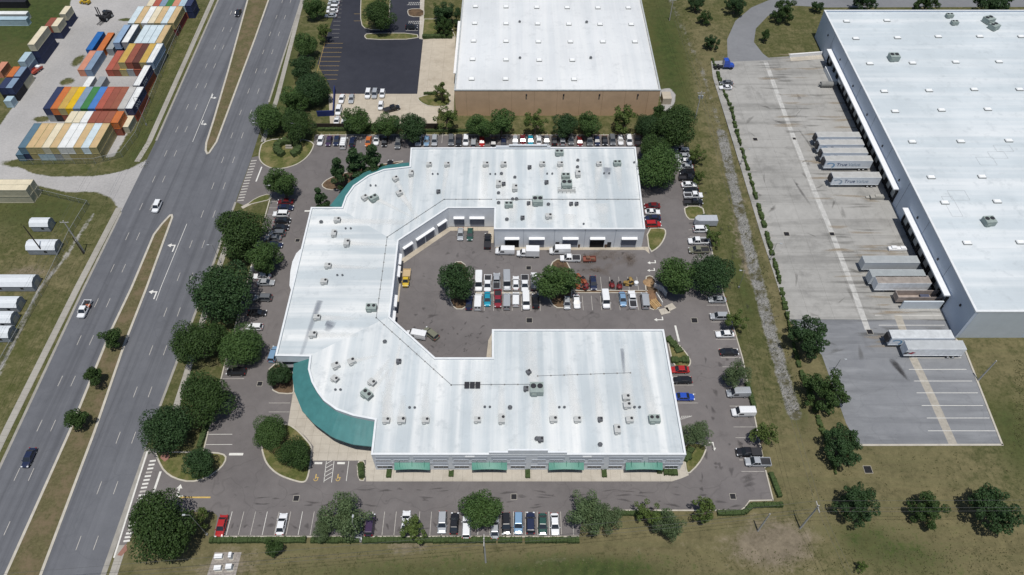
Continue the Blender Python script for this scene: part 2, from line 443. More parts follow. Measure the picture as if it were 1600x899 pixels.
flat('trailer_parking', [(1232, 499.2), (1480, 500.2), (1493, 528), (1505, 545), (1565, 695), (1341, 695), (1322, 662), (1284, 555)], .023, YARDASPH)
flat('loop_road', [(1137, 97), (1136, 62), (1149, 33), (1174, 12), (1200, 1), (1260, -12), (1700, -12), (1700, 11), (1290, 12), (1240, 9), (1200, 25), (1181, 45), (1178, 66), (1192, 84), (1205, 94)], .026, LOOPASPH)
flat('fresh_parking_lot', [(527, -24), (520, 30), (509, 62), (496, 100), (521, 147), (652, 147), (661, 62), (664, -24)], .024, NEWLOT)
flat('loading_apron', [(652, 147), (661, 62), (712, 58), (709, 182), (686, 172), (664, 168), (654, 160)], .022, APRON)
flat('show_lot', [(513, 147), (652, 147), (654, 160), (664, 168), (686, 172), (681, 199), (516, 199)], .020, APRON)
flat('drive_strip', [(664, -24), (661, 62), (655, 61), (657, -24)], .030, WALK)
# gutters along the highway and its medians
def along(name, pts, w, z, mat, h=None):
    p = [Vector(P(*q)[:2]) for q in pts]; L = []; Rr = []
    for i in range(len(p)):
        a = p[max(i-1, 0)]; b = p[min(i+1, len(p)-1)]; d = (b-a).normalized(); nrm = Vector((-d.y, d.x))
        L.append(p[i]+nrm*w/2); Rr.append(p[i]-nrm*w/2)
    mb = MB()
    if h: mb.prism([tuple(q) for q in L+Rr[::-1]], z, z+h)
    else: mb.sheet([tuple(q) for q in L+Rr[::-1]], z)
    return struct(name, mb, mat)
along('gutter', WEDGE[:3], .65, .030, GUTTER); along('gutter', WEDGE[3:7], .65, .030, GUTTER)
along('gutter', EEDGE[:3], .6, .030, GUTTER); along('gutter', EEDGE[4:7], .6, .030, GUTTER); along('gutter', [(231, 700), (162, 897), (120, 1020)], 1.1, .033, GUTTER)
along('sidewalk', [(343, -25), (332, 0), (233, 222), (214, 253)], 1.7, .05, SIDEW)
along('sidewalk', [(186, 325), (122, 448), (14, 665), (-70, 840)], 1.8, .05, SIDEW)
along('sidewalk', [(480, -25), (472, 2), (434, 150), (411, 222)], 1.5, .05, SIDEW)
along('sidewalk', [(372, 330), (338, 430), (290, 590), (258, 690)], 1.6, .05, SIDEW)
along('sidewalk', [(192, 852), (175, 905), (140, 1010)], 1.7, .05, SIDEW)
along('sidewalk', [(378, 325), (400, 314), (424, 306)], 1.2, .052, WALK)
def island(name, pts, mat, kw=.35, h=.14, world=False):
    p = ccw(pts if world else pxp(pts)); q = inset(p, kw)
    mb = MB(); mb.ring(p, q, 0, h, 0, zin=0); mb.sheet(q, h-.03, 1)
    return struct(name, mb, [KERB, mat])
def smooth(pts, k=2):
    for _ in range(k):
        o = []
        for i in range(len(pts)):
            a = pts[i]; b = pts[(i+1) % len(pts)]
            o += [(a[0]*.75+b[0]*.25, a[1]*.75+b[1]*.25), (a[0]*.25+b[0]*.75, a[1]*.25+b[1]*.75)]
        pts = o
    return pts
island('median', [(394, -28), (386, 0), (355, 112), (332, 190), (321, 224), (320, 236), (323, 242), (328, 240), (340, 222), (400, 60), (421, 0), (430, -28)], MEDIAN, .6)
island('median', [(265, 336), (252, 350), (239, 367), (204, 450), (172, 517), (107, 675), (6, 900), (-40, 1010), (20, 1030), (66, 899), (150, 675), (197, 537), (231, 450), (271, 340), (270, 335)], MEDIAN, .6)
NWI = smooth([(411, 216), (494, 218), (487, 240), (468, 257), (442, 265), (422, 264), (407, 255), (403, 243)])
island('entrance_island', NWI, LAWN)
island('entrance_island', smooth([(383, 322), (400, 309), (423, 302), (425, 312), (400, 318)], 1), LAWN, .25)
island('planting_bed', smooth([(501, 291), (507, 283), (520, 276), (546, 268), (600, 256), (640, 250), (600, 264), (560, 284), (536, 297), (512, 298)], 1), MULCH, .3)
island('corner_island', smooth([(406, 684), (409, 708), (416, 727), (433, 743), (457, 752), (474, 756), (482, 750), (487, 720), (489, 698), (478, 685), (466, 672), (448, 660), (425, 668)], 2), LAWN)
island('entrance_island', smooth([(240, 703), (247, 722), (256, 738), (272, 749), (297, 755), (322, 749), (347, 732), (356, 716), (349, 708), (320, 706), (262, 706)], 1), LAWN)
island('end_island', smooth([(1009, 357), (1036, 356), (1042, 362), (1038, 376), (1029, 388), (1014, 397)], 1), LAWN)
island('end_island', smooth([(1068, 322), (1098, 322), (1102, 338), (1079, 346), (1070, 337)], 1), LAWN)
island('planting_bed', smooth([(1041, 526), (1049, 528), (1063, 540), (1076, 556), (1081, 567), (1074, 577), (1052, 577)], 1), LAWN, .3)
island('planting_bed', smooth([(1066, 690), (1105, 694), (1103, 708), (1092, 727), (1074, 744), (1070, 730)], 1), LAWN, .3)
island('tree_island', smooth([(701, 409), (733, 409), (736, 484), (700, 484)], 2), MULCH, .3)
island('tree_island', smooth([(856, 405), (893, 405), (896, 482), (855, 482)], 2), MULCH, .3)
island('parking_divider', [(742, 457.0), (855, 457.0), (855, 459.5), (742, 459.5)], WALK, .15)
island('parking_divider', [(897, 454), (1012, 454), (1012, 458.5), (897, 458.5)], MULCH, .25)
island('end_island', smooth([(1006, 433), (1018, 430), (1026, 440), (1034, 478), (1024, 486), (1012, 482)], 1), MULCH, .3)
island('planting_bed', smooth([(419, 570), (458, 566), (461, 612), (456, 617), (428, 615), (421, 600)], 1), MULCH, .3)
island('planting_bed', smooth([(557, 720), (572, 720), (572, 752), (559, 752)], 1), LAWN, .25)
island('lot_island', smooth([(563, 4), (566, -24), (612, -24), (607, 48), (572, 47), (563, 38)], 1), LAWN, .3)
island('lot_island', smooth([(568, 57), (574, 52), (652, 52), (655, 62), (574, 63)], 1), LAWN, .35)
island('lawn_bed', [(662, 30), (700, 30), (712, 58), (659, 58)], LAWN, .3)
island('lawn_bed', smooth([(651, 151), (700, 144), (706, 166), (672, 168), (655, 160)], 1), LAWN, .3)
island('lot_island', smooth([(638, 14), (663, 14), (663, 27), (640, 27), (636, 20)], 1), MULCH, .3)
flat('front_walk', [(458, 612), (450, 664), (468, 674), (479, 684), (490, 698), (488, 720), (556, 720), (572, 719), (572, 752.5), (1050, 752.5), (1064, 748), (1076, 743), (1072, 715), (1060, 690), (640, 690)], .042, WALK)
flat('court_apron', [(775, 386), (1013, 386), (1015, 397), (1008, 391), (775, 391)], .036, APRON)
flat('court_apron', [(640, 396), (702, 355), (772, 355), (772, 380), (763, 380), (763, 361), (704, 361), (630, 412), (622, 480), (612, 500), (608, 520), (600, 500), (622, 380)], .036, APRON)
flat('court_apron', [(760, 559), (769, 559), (769, 520), (763, 532)], .036, APRON)
flat('loading_ramp', [(1232, 84), (1290, 80), (1292, 92), (1236, 96)], .040, WALK)
flat('pavers', [(256, 706), (262, 706), (266, 716), (258, 722), (250, 716)], .15, M('red_pavers', (.25, .13, .10), .9))
flat('pavers', [(183, 868), (197, 850), (199, 860), (190, 869)], .06, M('red_pavers', (.25, .13, .10), .9))
def strip_world(name, pts, w, z, mat, h=None): return along(name, pts, w, z, mat, h)
strip_world('trench_drain', [(1196, 96), (1241, 218), (1273, 300), (1300, 365), (1333, 452), (1356, 516)], 1.5, .028, M('drain_concrete', (.43, .425, .405), .8, var=.2))
strip_world('landing_pad_strip', [(1402, 492), (1427, 560), (1458, 625), (1489, 694)], 2.0, .027, M('landing_strip', (.34, .315, .27), .85, var=.2))
strip_world('yard_kerb', [(1493, 530), (1508, 548), (1566, 696)], .45, .02, KERB, h=.14)
strip_world('yard_kerb', [(1567, 695.5), (1341, 696)], .45, .02, KERB, h=.14)
strip_world('front_kerb', [(334, 839), (905, 839)], .3, .02, KERB, h=.14)
strip_world('front_kerb', [(912, 798), (1157, 798), (1164, 793), (1171, 783), (1208, 782)], .3, .02, KERB, h=.14)
strip_world('side_kerb', [(1195, 732), (1180, 657), (1160, 560), (1135, 475), (1118, 420), (1100, 335)], .3, .02, KERB, h=.14)
strip_world('side_kerb', [(1208, 783), (1196, 735)], .3, .02, KERB, h=.14)
strip_world('side_kerb', [(424, 304), (393, 417), (350, 575), (318, 706)], .3, .02, KERB, h=.14)
strip_world('back_kerb', [(494, 211.5), (1062, 211.5)], .3, .02, KERB, h=.14)

# ------------------------------------------------------------------ painted markings
lines = MB(); faded = MB(); yellow = MB()
def seg(mb, a, b, w, z=.034):
    a = Vector(a[:2]); b = Vector(b[:2]); d = (b-a).normalized(); n = Vector((-d.y, d.x))*w/2
    mb.sheet([tuple(a+n), tuple(b+n), tuple(b-n), tuple(a-n)], z)
def pseg(mb, a, b, w=.12, z=.034): seg(mb, P(*a), P(*b), w, z)
# lane dashes: one 3 m dash every 12.2 m along each lane line, through the pixel given
def dashes(p0, p1, ph, stop=None):
    a = P(*p0); b = P(*p1); k = (b.x-a.x)/(b.y-a.y); y0 = P(*ph).y
    for i in range(-14, 22):
        y = y0+i*12.2
        if stop and not (stop[0] < y < stop[1]): continue
        if 20 < y < 300: seg(faded, (a.x+k*(y-1.5-a.y), y-1.5), (a.x+k*(y+1.5-a.y), y+1.5), .14)
dashes((259, 240), (68, 652), (259, 240)); dashes((274, 240), (89, 652), (274, 240))
dashes((348, 250), (190, 670), (348, 250), ); dashes((365, 250), (214, 670), (365, 250))
def solid(p, w=.14, mb=None):
    for a, b in zip(p[:-1], p[1:]): pseg(lines if mb is None else mb, a, b, w)
solid([(292, 350), (252, 448), (244, 470)]); solid([(332, 146), (301, 222)])
solid([(231, 703), (178, 872)], .35)
def arrow(px, py, ang, s=1.0):
    c = P(px, py); ca, sa = math.cos(ang), math.sin(ang)
    def T(q): return (c.x+s*(q[0]*ca-q[1]*sa), c.y+s*(q[0]*sa+q[1]*ca))
    for poly in ([(.55, -1.6), (.85, -1.6), (.85, .3), (.55, .3)], [(-.2, .3), (.85, .3), (.85, .65), (-.2, .65)], [(-.2, -.15), (-.2, 1.1), (-1.1, .48)]):
        lines.sheet([T(q) for q in poly], .036+.001*len(poly))
arrow(334, 152, PI); arrow(319, 193, PI); arrow(268, 386, 0, 1.2); arrow(239, 459, 0, 1.2)
def arrow_r(px, py, ang, s=1.0):
    c = P(px, py); ca, sa = math.cos(ang), math.sin(ang)
    def T(q): return (c.x+s*(q[0]*ca-q[1]*sa), c.y+s*(q[0]*sa+q[1]*ca))
    for poly in ([(-.15, -1.2), (.15, -1.2), (.15, .6), (-.15, .6)], [(-.6, .6), (.6, .6), (0, 1.5)], [(.15, -1.2), (1.1, -1.2), (1.1, -.85), (.15, -.85)]):
        lines.sheet([T(q) for q in poly], .036+.001*len(poly))
arrow_r(279, 768, 0, 1.1); arrow_r(1019, 411, PI/2, .9); arrow_r(1018, 423, PI/2, .8); arrow_r(1030, 500, PI/2, .9); arrow_r(428, 280, PI, 1.0); arrow_r(1115, 697, PI, .8)
for k in range(22):                                  # zebra bars across the south entrance
    t = k/21; seg(faded if k % 5 == 3 else lines, P(234+(193-234)*t, 721+(846-721)*t), P(243.5+(203-243.5)*t, 720+(845-720)*t), .42)
for k in range(15):                                  # and the north one
    t = k/14; seg(faded, P(392+(371-392)*t, 252+(314-252)*t), P(401+(381-401)*t, 251+(313-251)*t), .45)
pseg(lines, (251, 737), (238, 776), .5); pseg(yellow, (280, 777.5), (329, 777.5), .35); pseg(lines, (358, 710), (380, 710), .6); pseg(lines, (476, 330), (487, 330), .6); pseg(lines, (1055, 509), (1061, 534), .5); pseg(lines, (409, 261), (400, 284), .4)
for k in range(-3, 27):                              # front row, stalls 2.6 m wide
    x = 409.5+18.72*k
    if 350 < x < 900:
        a = P(x, 837); seg(faded if k % 3 else lines, (a.x, a.y+.1), (a.x, a.y+5.2), .11)
yy = P(1180, 719).y
for k in range(-1, 27):
    y = yy+2.78*k
    x1 = 67+(y-yy)*(-.12)
    e = P(1195-(732-719)*.2, 719).x
    f = np.interp(y, [P(0, q).y for q in (732, 657, 560, 475, 420, 322, 275)], [P(q, r).x for q, r in ((1195, 732), (1180, 657), (1160, 560), (1135, 475), (1118, 420), (1097, 322), (1087, 275))])
    seg(faded, (f-5.4, y), (f-.3, y), .11)
for py in (575, 588.5, 602, 616, 630): pseg(faded, (1047, py), (1076+(py-575)*.27, py), .11)
for k in range(6): pseg(lines, (1062+3*k, 657-k), (1066+3*k, 650), .1)
for py in (325, 335, 345.5, 356): pseg(faded, (1010, py), (1032, py), .1)
for k in range(40):
    x = 499+12.75*k
    if x < 1004: a = P(x, 224); seg(faded, (a.x, a.y), (a.x, a.y+4.9), .11)
yw = P(400, 592).y
for k in range(27):
    y = yw+2.72*k
    f = np.interp(y, [P(0, q).y for q in (706, 575, 417, 304)], [P(q, r).x for q, r in ((318, 706), (350, 575), (393, 417), (424, 304))])
    if y < P(0, 312).y: seg(faded, (f+.3, y), (f+5.6, y), .11)
for py in (679, 695): pseg(lines, (322, py), (363, py-.2), .11)
for py in (630, 644): pseg(faded, (420, py), (453, py), .11)
for k in range(8):
    x = 742+14.6*k; a = P(x, 486); seg(faded, (a.x, a.y), (a.x, a.y+4.9), .11); a = P(x, 456.5); seg(faded, (a.x, a.y), (a.x, a.y+4.7), .11)
for k in range(9):
    x = 897+14.4*k
    if x < 1012:
        a = P(x, 485); seg(faded, (a.x, a.y), (a.x, a.y+4.9), .11); a = P(x, 453.5); seg(faded, (a.x, a.y), (a.x, a.y+4.7), .11)
for py, x0, x1 in ((559.5, 1424, 1502), (577.5, 1420, 1510), (595.7, 1428, 1519), (614.2, 1432, 1528), (634, 1440, 1536), (653.5, 1448, 1546), (673.5, 1450, 1557), (493, 1367, 1470), (508.5, 1373, 1476)):
    pseg(lines, (x0, py), (x1, py), .14)
for k in range(24):
    y = 128+11.6*k
    xw = np.interp(y, (96, 122, 225, 370, 498), (1111, 1116, 1147, 1191, 1233))
    pseg(faded, (xw+1, y), (xw+22, y), .12)
# accessible bays: blue-white hatching and wheelchair symbols
for x0 in (506, 518): pseg(lines, (x0, 754), (x0+4, 721), .12)
for k in range(5): pseg(lines, (506+.6*k, 752-6.5*k), (518+.6*k, 745-6.5*k), .12)
pseg(lines, (541, 752), (545, 721), .12)
for x in (496.5, 532): pseg(lines, (x-5, 724), (x+7, 724), .5)
for x in (493.5, 528):
    c = P(x, 749)
    for i in range(10):
        a0, a1 = PI*.9+i*.42, PI*.9+(i+1)*.42
        seg(yellow, (c.x+.42*math.cos(a0), c.y+.42*math.sin(a0)), (c.x+.42*math.cos(a1), c.y+.42*math.sin(a1)), .14, .034+.0004*i)
    seg(yellow, (c.x-.1, c.y+.1), (c.x-.1, c.y+1.2), .2, .040); seg(yellow, (c.x-.1, c.y+.45), (c.x+.6, c.y+.35), .15, .041)
for k in range(9):                                   # fresh lot, yellow stalls on the left
    py = 68+7.05*k; pseg(yellow, (504-1.4*k*.75, py), (536-1.2*k, py), .1)
pseg(yellow, (509, 62), (494, 118), .1)
for k in range(10): pseg(faded, (524-k*.6, 2+6.3*k), (535-k*.6, 2+6.3*k), .1)
for py in (22, 33): pseg(yellow, (553, py), (565, py), .1)
for y0 in (4, 33.5):
    pseg(lines, (638, y0), (660, y0), .12); pseg(lines, (636, y0+4), (660, y0+4), .12)
    for k in range(7): pseg(lines, (638+3*k, y0+4), (640.5+3*k, y0), .12)
pseg(lines, (634, 48), (653, 48), .12)
tag(lines.build('lane_markings', PAINT), kind='structure'); tag(faded.build('faded_markings', FADED), kind='structure'); tag(yellow.build('yellow_markings', YELLOW), kind='structure')
# storm drains
def drain(px, py, s=1.3, lab=None):
    c = P(px, py); t = empty('storm_drain', (c.x, c.y, .03), 0, lab, 'storm drain', 'storm drain grates')
    m = MB(); m.ring([(-s/2-.07, -s/2-.07), (s/2+.07, -s/2-.07), (s/2+.07, s/2+.07), (-s/2-.07, s/2+.07)], [(-s/2, -s/2), (s/2, -s/2), (s/2, s/2), (-s/2, s/2)], 0, .03); m.build('rim', KERB, t)
    g = MB(); g.sheet([(-s/2, -s/2), (s/2, -s/2), (s/2, s/2), (-s/2, s/2)], .004)
    for i in range(9): g.box(-s/2+.08+i*(s-.16)/8, 0, .008, .02, .04, s-.06, m=1)
    g.build('grate', [DARK, BLACK], t)
for d in ((463, 779, 1.2, 'iron storm drain grate in the lot below the round corner entrance'), (803, 776.5, 1.2, 'iron storm drain grate in the front aisle opposite the middle planters'), (1145, 776, 1.2, 'iron storm drain grate near the lower right corner of the lot'),
          (827, 501, 1.5, 'iron storm drain grate in the courtyard aisle behind the front wing'), (1085, 501, 1.5, 'iron storm drain grate in the right aisle beside the courtyard exit'), (826, 419, 1.3, 'iron storm drain grate in the courtyard below the white box truck'),
          (406, 600, 1.2, 'iron storm drain grate in the left aisle by the round corner'), (465, 376, 1.2, 'iron storm drain grate in the left aisle against the side wall'), (1229, 366, 1.5, 'black drain grate near the left side of the concrete truck yard'),
          (1300, 366, 1.3, 'black drain grate on the white trench line of the truck yard'), (1359, 519, 1.4, 'black drain grate at the lower end of the white trench line'), (1356, 734, 1.7, 'square black drain inlet in the grass below the truck yard'),
          (1180, 218, 1.4, 'black drain grate in the upper left of the truck yard'), (1241, 217, 1.0, 'small black drain grate on the upper trench line beside the branded trailers')): drain(*d)

# ------------------------------------------------------------------ buildings
def onY(px, py, Y):
    """where the photograph's pixel meets the vertical plane at that Y: (x, z)"""
    a = P(px, py, 0); k = Y/a.y
    return a.x*k, CAMH*(1-k)
STUCCO = M('pale_grey_stucco', (.66, .685, .71), .85, var=.06, scale=.5)
STUCCO2 = M('mid_grey_band', (.45, .48, .52), .85, var=.06, scale=.6)
CAP = M('parapet_cap', (.66, .68, .69), .6, var=.07, scale=.7)
TEAL = M('teal_metal_roof', (.05, .175, .175), .5, .4, var=.12, scale=.5)
MINT = M('green_awning_metal', (.085, .245, .19), .5, .4, var=.08, scale=1)
ROLL = M('roller_door_grey', (.24, .26, .31), .6, var=.1, scale=2)
ROOF_Y = roof_mat('white_membrane_roof', False); ROOF_X = roof_mat('white_membrane_roof_side', True)
WASH = stain_mat('washed_membrane', (.76, .765, .75), .85)
SOOT = stain_mat('soot_smudge', (.22, .24, .28), .8)
HP = 7.5; HR = HP-.4
arcS = [(484, 557), (481.5, 577), (487, 597), (496, 613), (506, 626), (525, 640), (552, 649.5), (586, 656)]
arcN = [(534, 324), (540, 307), (552, 290), (575, 274), (600, 264.5), (640, 260)]
BO = [(642, 231), (993, 230), (1008, 358), (772, 358), (771.5, 325), (700, 325), (622.5, 376), (615, 445), (609, 495), (680, 559), (769, 559), (769, 515), (1037, 515), (1072, 710.5), (580, 710.5)]+arcS[::-1]+[(430, 556), (457, 445), (486, 324)]+arcN
pl = [P(*q, HP) for q in BO]
fx = lambda i, x=None, y=None: pl.__setitem__(i, Vector((pl[i].x if x is None else x, pl[i].y if y is None else y, HP)))
YF = (pl[13].y+pl[14].y)/2; fx(13, y=YF); fx(14, y=YF)
YN = (pl[2].y+pl[3].y)/2; fx(2, y=YN); fx(3, y=YN); fx(4, x=pl[3].x)
YC = (pl[4].y+pl[5].y)/2; fx(4, y=YC); fx(5, y=YC)
MAINP = ccw([(p.x, p.y) for p in pl])
INP = inset(MAINP, .35)
bld = empty('office_warehouse', (pl[14].x, YF, 0), 0, 'white roofed horseshoe office warehouse wrapped around a paved courtyard', 'building')
bo = bld.location
def rel(b, mb):
    l = b.location; mb.v = [(x-l[0], y-l[1], z-l[2]) for x, y, z in mb.v]; return mb
m = MB(); m.ring(MAINP, INP, 0, HP, 0, zin=HR-.05); rel(bld, m).build('wall', [STUCCO], bld)
m = MB(); o_ = inset(MAINP, -.06); i_ = inset(MAINP, .42)
m.ring(o_, i_, HP-.16, HP+.035, 0, zin=HP-.05); rel(bld, m).build('parapet_cap', [CAP], bld)
m = MB(); m.sheet(INP, HR)
WW = [(486.5, 325), (534, 325), (622, 376.5), (614.5, 445), (608.5, 495), (484, 556.5), (431, 555.5), (457.5, 445)]
m.sheet(inset(ccw([tuple(P(*q, HP)[:2]) for q in WW]), .4), HR+.006, 1)
rel(bld, m).build('roof', [ROOF_Y, ROOF_X], bld)
# rain-washed streaks below the rooftop units: cleaner membrane, part of the roof
def fades(name, quads, mat, parent, z):
    vs, fs, al = [], [], []
    for (a, b, w0, w1) in quads:
        A = P(*a, HR); B = P(*b, HR); d = (B-A).normalized(); nrm = Vector((-d.y, d.x, 0)); o = len(vs)
        for k in range(7):
            t = k/6; c = A.lerp(B, t); w = w0+(w1-w0)*t
            for j, e in enumerate((-1, -.45, 0, .45, 1)):
                v = c+nrm*w/2*e; vs.append((v.x-bo.x, v.y-bo.y, z+.0015*(len(fs) % 9)/9))
                al.append((0, .8, 1, .8, 0)[j]*(1-t*.75 if k else .75))
        for k in range(6):
            for j in range(4): q = o+k*5+j; fs.append((q, q+1, q+6, q+5))
    me = bpy.data.meshes.new(name); me.from_pydata(vs, [], fs); me.materials.append(mat)
    at = me.attributes.new('fade', 'FLOAT', 'POINT'); at.data.foreach_set('value', al)
    o = bpy.data.objects.new(name, me); COL.objects.link(o); adopt(parent, o); return o
wash = [((603, 656), (598, 612), 2.2, 1.2), ((627, 656), (630, 618), 2.4, 1.5), ((664, 656), (666, 600), 3, 1.2), ((746, 655), (748, 580), 3.5, 2.5), ((784, 652), (783, 600), 2.5, 1.5), ((865, 655), (860, 600), 3, 1.5),
        ((902, 655), (888, 570), 3.5, 1.5), ((938, 655), (930, 580), 2.5, 1), ((984, 655), (975, 540), 4, 2), ((1022, 655), (996, 545), 3.5, 1.5), ((838, 610), (822, 520), 3, 5), ((838, 625), (836, 690), 2, 4),
        ((670, 258), (668, 296), 2.2, 1.5), ((699, 258), (690, 318), 2.2, 1), ((758, 258), (757, 310), 3, 2), ((786, 258), (786, 320), 2.5, 1.5), ((847, 257), (846, 285), 2.5, 1), ((875, 257), (878, 300), 3, 1.5), ((936, 257), (930, 310), 3, 1.5), ((964, 256), (970, 300), 3, 1.5),
        ((642, 274), (642, 335), 2.2, .4), ((620, 283), (650, 345), 2, .4), ((626, 305), (660, 348), 2.5, .6), ((590, 312), (655, 345), 2, .6), ((527, 345), (640, 348), 2, 3), ((545, 380), (600, 383), 2, 1), ((513, 416), (590, 420), 2, 1), ((500, 497), (560, 498), 2.5, 1), ((492, 523), (560, 524), 2.5, 1.5),
        ((552, 565), (590, 556), 2, .6), ((582, 598), (610, 560), 2.2, .8), ((575, 617), (612, 575), 2, .8), ((607, 660), (605, 570), 3, 1), ((625, 540), (600, 650), .7, 2.5), ((860, 395-60), (855, 350), 4, 3), ((892, 335), (890, 352), 5, 3), ((830, 360-45), (826, 352), 3, 2), ((940, 318), (944, 354), 5, 3), ((800, 318), (800, 354), 4, 3)]
for i_w, w_ in enumerate(wash): fades('roof_stain', [w_], WASH, bld, HR+.03+.0009*i_w)
for i_w, w_ in enumerate([((517, 508), (510, 518), 2.5, 2), ((509, 505), (524, 508), 2, 2), ((972, 545), (975, 585), 1.2, .8), ((949, 262), (948, 280), 3, 2), ((500, 470), (470, 556), 2, 1)]): fades('roof_smudge', [w_], SOOT, bld, HR+.08+.0009*i_w)
# stepped parapets over the middle of the front and of the back
m = MB()
def par(px0, px1, top, Y, dy):
    x0, _ = onY(px0, 709, Y); x1, _ = onY(px1, 709, Y); m.box((x0+x1)/2, Y+dy, HP-.3, HP+top, abs(x1-x0), .36)
par(764, 886, .95, YF, .16); par(794, 856, 1.95, YF, .155)
rel(bld, m).build('raised_parapet', [STUCCO], bld); m = MB()
yb = pl[0].y; x0, x1 = P(775, 229, HP).x, P(860, 229, HP).x
m.box((x0+x1)/2, yb-.15, HP-.3, HP+.8, x1-x0, .36); m.box((x0+x1)/2+1.5, yb-.155, HP+.5, HP+1.3, (x1-x0)*.7, .35)
rel(bld, m).build('raised_parapet', [STUCCO], bld)
# gas pipe on blocks along the roof
m = MB()
def pipe(pts, r=.06):
    for a, b in zip(pts[:-1], pts[1:]):
        A = P(*a, HR); B = P(*b, HR); A.z = B.z = HR+.16; m.tube(A, B, r, n=6)
        n = int((B-A).length/3)
        for k in range(n+1): c = A.lerp(B, k/max(n, 1)); m.box(c.x, c.y, HR, HR+.14, .3, .3, m=1)
pipe([(768, 312), (694, 312), (605, 371), (588, 497), (705, 602), (830, 601)]); pipe([(776, 312), (1000, 312)], .08); pipe([(840, 588), (985, 583)], .04)
rel(bld, m).build('gas_pipe', [M('weathered_pipe', (.22, .23, .24), .6), M('pipe_block', (.2, .19, .18), .9)], bld)
# front: grey bands, windows, green awnings
m = MB()
def sx(zx, off): return zx/6.154+off
bands = [(110, 425, 570), (468, 802, 570), (843, 1178, 570), (1218, 1550, 570), (0, 265, 840), (303, 640, 840), (685, 1018, 840), (1060, 1400, 840)]
for a, b, o in bands:
    for y0, y1 in ((714, 717.6), (723.4, 726.2)):
        xa, za = onY(sx(a, o), y1, YF); xb, zb = onY(sx(b, o), y0, YF); m.box((xa+xb)/2, YF-.03, za, zb, xb-xa, .05)
rel(bld, m).build('facade_band', [STUCCO2], bld)
def window(xa, xb, za, zb, Y, side=-1):
    f = MB(); t = .06; xc = (xa+xb)/2
    for (cx, w, z0, z1) in ((xc, xb-xa+2*t, zb, zb+t), (xc, xb-xa+2*t, za-t, za), (xa-t/2, t, za, zb), (xb+t/2, t, za, zb), ((2*xa+xb)/3, .07, za, zb), ((xa+2*xb)/3, .07, za, zb)):
        f.box(cx, Y+side*.05, z0, z1, w, .14)
    w_ = rel(bld, f).build('window', [STUCCO2], bld)
    g = MB(); g.box(xc, Y+side*.012, za, zb, xb-xa, .02); rel(bld, g).build('pane', [GLASS], w_)
up = [(110, 247, 570), (282, 418, 570), (487, 620, 570), (657, 790, 570), (860, 998, 570), (1030, 1165, 570), (1233, 1367, 570), (1403, 1537, 570), (-53, 78, 840), (115, 247, 840), (317, 452, 840), (487, 620, 840), (690, 827, 840), (862, 998, 840), (1067, 1200, 840), (1235, 1370, 840)]
lowr = [(128, 262, 570), (668, 800, 570), (868, 1000, 570), (1405, 1537, 570), (-65, 75, 840), (478, 610, 840), (680, 810, 840), (1220, 1350, 840)]
for L, y0, y1 in ((up, 718.8, 721.4), (lowr, 727.8, 731.6)):
    for a, b, o in L:
        xa, za = onY(sx(a, o), y1, YF); xb, zb = onY(sx(b, o), y0, YF); window(xa, xb, za, zb, YF)
for a, b, o in ((292, 630, 570), (1032, 1368, 570), (105, 440, 840), (840, 1192, 840)):
    xa, _ = onY(sx(a, o), 727, YF); xb, _ = onY(sx(b, o), 727, YF)
    m = MB(); n = 14; secs = []
    for k in range(n+1):
        t = k/n; x = xa+(xb-xa)*t; ar = 1-(2*t-1)**2
        secs.append([(x, YF-.06, 3.75), (x, YF-1.35, 2.75+.42*ar), (x, YF-1.35, 2.6+.42*ar), (x, YF-.06, 3.6)])
    m.loft(secs)
    aw = rel(bld, m).build('awning', [MINT], bld)
    for t in (.15, .5, .85): m = MB(); m.tube((xa+(xb-xa)*t, YF-.05, 4.5), (xa+(xb-xa)*t, YF-.95, 3.25), .05, n=5); rel(bld, m).build('tie_rod', [MINT], aw)
    m = MB(); m.box((xa+xb)/2, YF-.02, .1, 3.0, (xb-xa)*.86, .06); st = rel(bld, m).build('storefront_glass', [GLASS], bld)
    m = MB()
    for k in range(7): m.box(xa+(xb-xa)*(.07+.86*k/6), YF-.06, .05, 3.02, .08, .05)
    rel(bld, m).build('mullion', [WHITE], st)
for zx, o in ((1010, 570), (475, 840)):
    xa, za = onY(sx(zx-45, o), 714.9, YF); xb, zb = onY(sx(zx+45, o), 712.6, YF); m = MB(); m.box((xa+xb)/2, YF-.09, za, zb, xb-xa, .12); rel(bld, m).build('signboard', [WHITE], bld)
# round corners: teal canopies over a glass wall
def resample(pts, n):
    p = [Vector(q) for q in pts]; L = [0]
    for a, b in zip(p[:-1], p[1:]): L.append(L[-1]+(b-a).length)
    out = []
    for k in range(n):
        t = L[-1]*k/(n-1); i = max(j for j in range(len(L)) if L[j] <= t+1e-9); i = min(i, len(p)-2)
        out.append(p[i].lerp(p[i+1], (t-L[i])/(L[i+1]-L[i])))
    return out
def canopy(inner, outer, zi, zo, mat):
    n = 25
    I = resample([(*P(*q, HP)[:2], zi) for q in inner], n); O = resample([(*P(*q, zo)[:2], zo) for q in outer], n)
    c = sum(I, Vector())/n
    m = MB(); secs = []
    for a, b in zip(I, O):
        a2 = a+(b-a).normalized()*.1
        secs.append([a2, b, b-Vector((0, 0, .35)), a2-Vector((0, 0, .35))])
    m.loft(secs); cn = rel(bld, m).build('curved_canopy', [mat], bld)
    m = MB(); secs = []
    for a, b in zip(I[1:-1], O[1:-1]):
        u = Vector((b.x-a.x, b.y-a.y, 0)).normalized()*.09; w = Vector((a.x, a.y, 0))+u
        secs.append([(w.x, w.y, .4), (w.x, w.y, 3.4), (w.x-u.x*.5, w.y-u.y*.5, 3.4), (w.x-u.x*.5, w.y-u.y*.5, .4)])
    m.loft(secs); rel(bld, m).build('glass_wall', [GLASS], bld)
